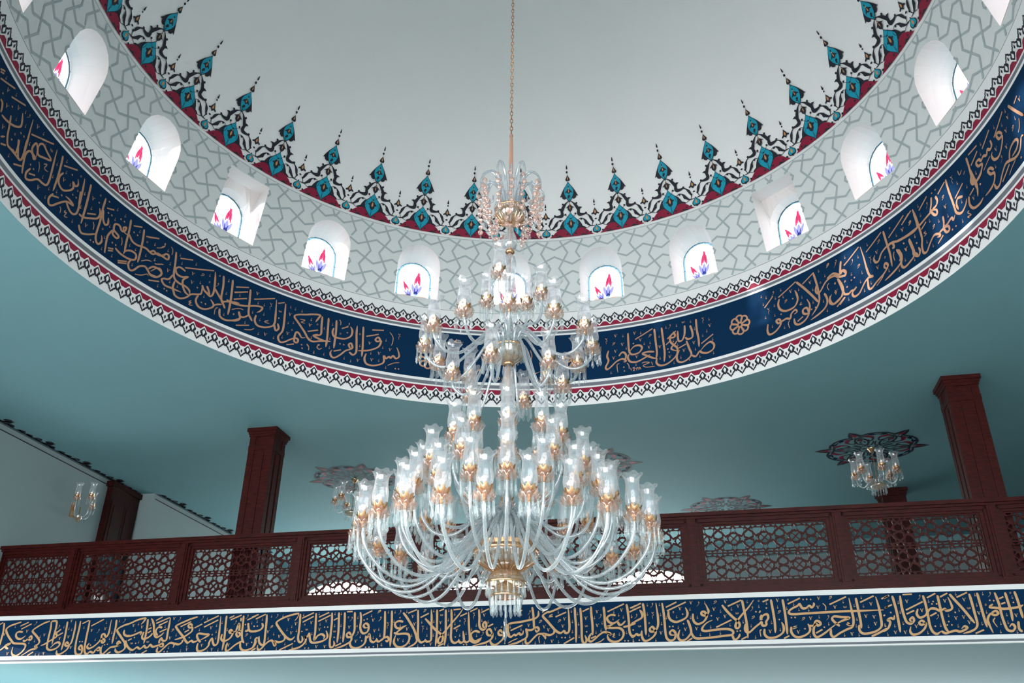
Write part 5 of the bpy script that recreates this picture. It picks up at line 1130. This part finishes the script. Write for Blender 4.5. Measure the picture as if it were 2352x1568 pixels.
    'S4175,7681 4147,7600 4172,7514 4255,7464 4377,7473 4442,7550 4442,7641 4423,7711;S4464,7822 4539,7718 4635,7568 4705,7446 4739,7386;S4735,7830 4752,7708 4764,7566 4763,7433 4734,7358 4678,7296 4608,7239;S4756,7645 4727,7569 4747,7515 4794,7522 4887,7611 4971,7643 5046,7634 5085,7599 5172,7568 5208,7593 5172,7642 5133,7604;S5171,7791 5142,7687 5142,7613;S3956,7371 3935,7273 3963,7210 4055,7228 4140,7300 4136,7377 4085,7382 4107,7328 4160,7337 4237,7351 4293,7328 4319,7392 4384,7425 4407,7385 4360,7368;S4349,7305 4352,7230 4406,7193 4498,7213 4571,7285 4557,7379 4496,7376 4501,7315 4573,7298 4606,7402 4578,7504;S4845,7468 4872,7367 4840,7280 4740,7224 4583,7184;S5073,7576 5103,7458 5112,7352 5052,7281 4956,7255 4903,7294 4907,7351 4947,7404;S5115,7365 5141,7308 5194,7296;d4375,7602;d4684,7330;d4623,7328;d5026,7533;d4169,7446;d5189,7392;f4164,7709 4458,7833;f4552,7750 4745,7840;f4990,7195 5126,7273;f4392,7243 4480,7280;f3941,7637 4088,7764;f5201,7708 5269,7737;v4364,7722;v4669,7718;v5025,7410;c3985,7784;c4217,7810;c4482,7699;c4120,7720;c3915,7828;c3927,7698;c4089,7617;c3935,7486;c4075,7469;c4016,7318;c4189,7236;c4237,7693;c4687,7603;c4513,7564;c4662,7421;c4811,7367;c4843,7214;c4820,7825;c4899,7710;D4262,7606;D4960,7829;o4817,7645;o5178,7485;p4104,7820;p5088,7806;m3999,7568;t4942,7576 4905,7542 4923,7475;t4282,7303 4254,7269 4264,7191;t4494,7497 4466,7464 4503,7463',
    'S4922,7654 5024,7680 5109,7620 5165,7653 5213,7611 5194,7560 5151,7583;S5169,7791 5144,7711 5120,7630;S5076,7575 5122,7444 5114,7327 5025,7280 4942,7259 4909,7336 4920,7392;S5114,7327 5187,7290 5239,7309 5285,7301 5322,7326 5247,7275 5266,7213 5348,7223 5450,7319 5522,7354 5592,7338 5543,7372 5521,7489 5511,7661 5491,7827;S5505,7348 5492,7222 5534,7193 5625,7239 5750,7286 5833,7356 5797,7406 5777,7359 5824,7317;S5871,7833 5884,7651 5898,7479 5888,7310;S6389,7563 6304,7546 6204,7553 6057,7573 5933,7613 5789,7574 5720,7495 5670,7494 5651,7551 5678,7595;S5895,7599 5963,7602 5979,7533 5947,7538;S6369,7766 6380,7656 6376,7557;S6028,7466 6057,7354 6012,7280 5900,7230 5743,7189;S6215,7502 6238,7372 6242,7270 6161,7220 6055,7197 6023,7259 6064,7321;S6245,7282 6293,7238;d5025,7524;d5269,7452;d5320,7463;d5192,7393;d6128,7492;d6309,7385;f5209,7707 5469,7840;f5563,7707 5838,7838;f5929,7698 6216,7841;f6163,7742 6296,7816;f5041,7203 5135,7271;v5015,7391;v5716,7617;v5683,7412;v6153,7674;v6145,7401;c5239,7815;c5432,7714;c5286,7534;c5444,7472;c5395,7363;c5427,7219;c5180,7219;c5543,7268;c5832,7284;c5976,7208;c6047,7661;c5601,7800;c6095,7281;c6310,7477;c6224,7209;D5411,7581;D5770,7736;D6277,7689;D4965,7837;o5976,7811;o5816,7483;o5170,7481;p5104,7834;p5341,7711;m5607,7576;t5964,7476 5942,7423 5948,7354;t5613,7187 5706,7238 5747,7273',
    'S6364,7824 6386,7691 6397,7552 6401,7392 6376,7309 6372,7212 6425,7193 6497,7260 6583,7315 6657,7280 6664,7248 6618,7264;S6031,7585 6160,7562 6296,7561 6401,7564 6513,7590 6625,7613 6615,7635 6657,7547 6704,7529 6705,7585 6643,7614;S6678,7777 6652,7695 6615,7635;S6740,7746 6754,7679 6720,7632 6647,7626;S6661,7291 6733,7299 6764,7236 6814,7230 6815,7284 6755,7311 6809,7316 6889,7343 6910,7301 6950,7341;S6773,7445 6763,7362 6733,7299;S6951,7827 6952,7676 6966,7511 6973,7380;S7130,7459 7050,7491 7011,7436 7020,7361;S6971,7424 6980,7348 7051,7298 7140,7342 7179,7396;S6207,7488 6233,7342 6230,7272 6298,7216 6330,7267 6319,7317;S6004,7483 6038,7361 6008,7312;S7339,7658 7357,7561 7376,7423 7344,7299;S7328,7584 7317,7510 7356,7466 7458,7482 7513,7520;S7216,7395 7197,7301 7240,7223 7343,7207 7416,7233;d6125,7496;d6312,7381;d6765,7822;d6701,7819;d6859,7206;d6922,7211;d7424,7400;f6455,7746 6617,7837;f6784,7743 6926,7810;f7014,7517 7183,7599;f6158,7740 6339,7826;f6424,7498 6516,7544;f6608,7181 6710,7231;f7234,7395 7321,7425;v6155,7668;v6140,7399;v6846,7527;v7281,7327;c6457,7811;c6461,7676;c6570,7522;c6699,7433;c6847,7401;c6307,7481;c6459,7305;c6532,7209;c7095,7416;c7033,7201;c7104,7660;c7226,7518;c7413,7558;D6280,7682;D6605,7413;D6843,7650;p6597,7748;m7047,7760;t7166,7243 7136,7237 7178,7180 7120,7194 7144,7164;t6483,7438 6447,7433 6481,7404 6435,7391;t7160,7785 7173,7719 7223,7750;t7262,7705 7231,7674',
    'S7963,7620 7922,7678 7869,7687 7891,7616 7953,7600 7898,7515 7812,7456 7734,7477 7709,7542 7737,7577;S7755,7711 7759,7648 7715,7625 7675,7659 7642,7612 7589,7640 7538,7622 7511,7659 7456,7658 7474,7599 7539,7576 7490,7512 7389,7472 7320,7480 7302,7539 7338,7602;S7334,7827 7339,7707 7336,7573 7359,7450 7356,7393;S7681,7388 7641,7442 7590,7447 7615,7383 7675,7350 7641,7276 7560,7237 7451,7225;S7626,7244 7641,7183 7704,7184 7780,7252 7872,7306 7943,7291 8046,7249 8147,7264 8222,7354 8265,7345;S7948,7301 8003,7384 8109,7408 8157,7367 8104,7314 8004,7298;S8179,7795 8269,7647 8362,7506;d8126,7184;d7430,7396;f7824,7689 8069,7821;f7605,7725 7787,7826;f7373,7688 7523,7763;f7753,7174 7928,7261;f8280,7730 8361,7757;f7378,7829 7539,7826;v8036,7601;v7805,7557;v7968,7449;v8124,7698;v8386,7691;c7873,7788;c7997,7708;c8113,7789;c7603,7795;c7559,7695;c7414,7557;c7720,7401;c8225,7593;p7850,7418;D8143,7535;t8282,7541 8252,7469 8203,7427;t8036,7230 7952,7200 7877,7161;t7685,7561 7603,7525 7534,7491',
    'S-557,7183 -476,7300 -426,7321 -408,7266;t-434,7622 -384,7663 -366,7617;t-256,7254 -289,7197 -222,7218;t-172,7239 -129,7203 -154,7174;t333,7675 358,7579 333,7485;t366,7259 484,7312;t-849,7762 -800,7824 -815,7765 -696,7786',
    'z3543,7514;z-1228,7428;z990,7484',
]
INK = ['gold']
LIFT = [0.0]                                    # each stroke lies a hair above the one before
def pen(mb, pts, w, fn, taper=True, nib=True):
    """ribbon whose width follows a broad pen held at a slant"""
    LIFT[0] += 2.5e-5
    q = cat_rom(pts, 4) if len(pts) > 2 else cat_rom(pts, 2)
    n = len(q); L = []; R_ = []
    for i, p in enumerate(q):
        a = q[max(0, i - 1)]; c = q[min(n - 1, i + 1)]
        dx, dz = c[0] - a[0], c[1] - a[1]; l = math.hypot(dx, dz) or 1
        ww = w
        if nib: ww *= .72 + .40 * abs(math.sin(math.atan2(dz, dx) - math.radians(38)))
        if taper:
            t = i / (n - 1)
            ww *= min(1.0, .62 + t * 6) * min(1.0, .30 + (1 - t) * 5)
        L.append(fn(p[0] - dz / l * ww / 2, p[1] + dx / l * ww / 2)); R_.append(fn(p[0] + dz / l * ww / 2, p[1] - dx / l * ww / 2))
    mb.grid([L, R_], INK[0])
GLYPH = {
    'v': [([(-34, 40), (-22, 22), (-6, -40)], 17), ([(-6, -40), (8, 10), (24, 38), (40, 30)], 8)],
    'c': [([(6, 38), (-4, 5), (-8, -18)], 7), ([(-12, -18), (-2, -34), (12, -22), (14, -10)], 12)],
    'o': [([(0, 22), (16, 4), (6, -20), (-12, -16), (-12, 6), (0, 22)], 8)],
    's': [([(-34, 26), (-28, -14), (-12, -14), (-8, 20), (-4, -14), (14, -14), (18, 22), (22, -10), (34, -6), (36, 24)], 9)],
    'D': [([(-36, -34), (10, -14), (40, 14), (34, 36), (4, 30), (-14, 12), (16, 12)], 14)],
    'p': [([(0, 26), (14, 6), (2, -10), (-10, 6), (0, 26)], 9), ([(12, 0), (-4, -40), (-60, -92)], 8)],
    'm': [([(-30, 70), (-14, 44), (0, 34)], 14), ([(0, 34), (14, 60), (30, 66)], 8), ([(0, 34), (8, 0), (18, -14), (-6, -10), (-18, -24), (-14, -60), (-10, -104)], 8)],
}
def inscription(groups, fnmaker, parent, w, gs):
    for g in groups:
        mb = MB(); fn = fnmaker; LIFT[0] = 0.0
        for item in g.split(';'):
            k = item[0]; pts = [tuple(float(a) for a in p.split(',')) for p in item[1:].split()]
            if k == 'S': pen(mb, pts, w, fn)
            elif k == 't': pen(mb, pts, w * .42, fn, True, False)
            elif k == 'f': pen(mb, pts, w * .62, fn, False, False)
            elif k == 'd':
                x, z = pts[0]; s_ = 23 * gs; LIFT[0] += 2.5e-5
                mb.face([fn(x - s_, z + s_ * .1), fn(x - s_ * .1, z - s_), fn(x + s_, z - s_ * .1), fn(x + s_ * .1, z + s_)], INK[0])
            elif k == 'z':
                x, z = pts[0]
                for i in range(8):
                    a = 2 * PI * i / 8
                    pl = [(0, 22), (26, 60), (44, 100), (36, 132), (0, 148), (-36, 132), (-44, 100), (-26, 60), (0, 22)]
                    pen(mb, [(x + px * math.cos(a) - pz * math.sin(a), z + px * math.sin(a) + pz * math.cos(a)) for px, pz in pl], 26, fn, False, False)
            else:
                x, z = pts[0]
                for st, ww in GLYPH[k]: pen(mb, [(x + a * gs, z + c * gs) for a, c in st], ww * gs, fn)
        mb.build('inscription', parent)
inscription(BAND_TEXT, lambda x, z: (x / 1000, YF - .024 - LIFT[0], z / 1000), gallery_band, 28, .50)
INK[0] = 'copper'
inscription(RING_TEXT, lambda s_, z: ring_pt(s_ / 5000, RING - .006 - LIFT[0], z / 1000), wall_drum, 29, .60)
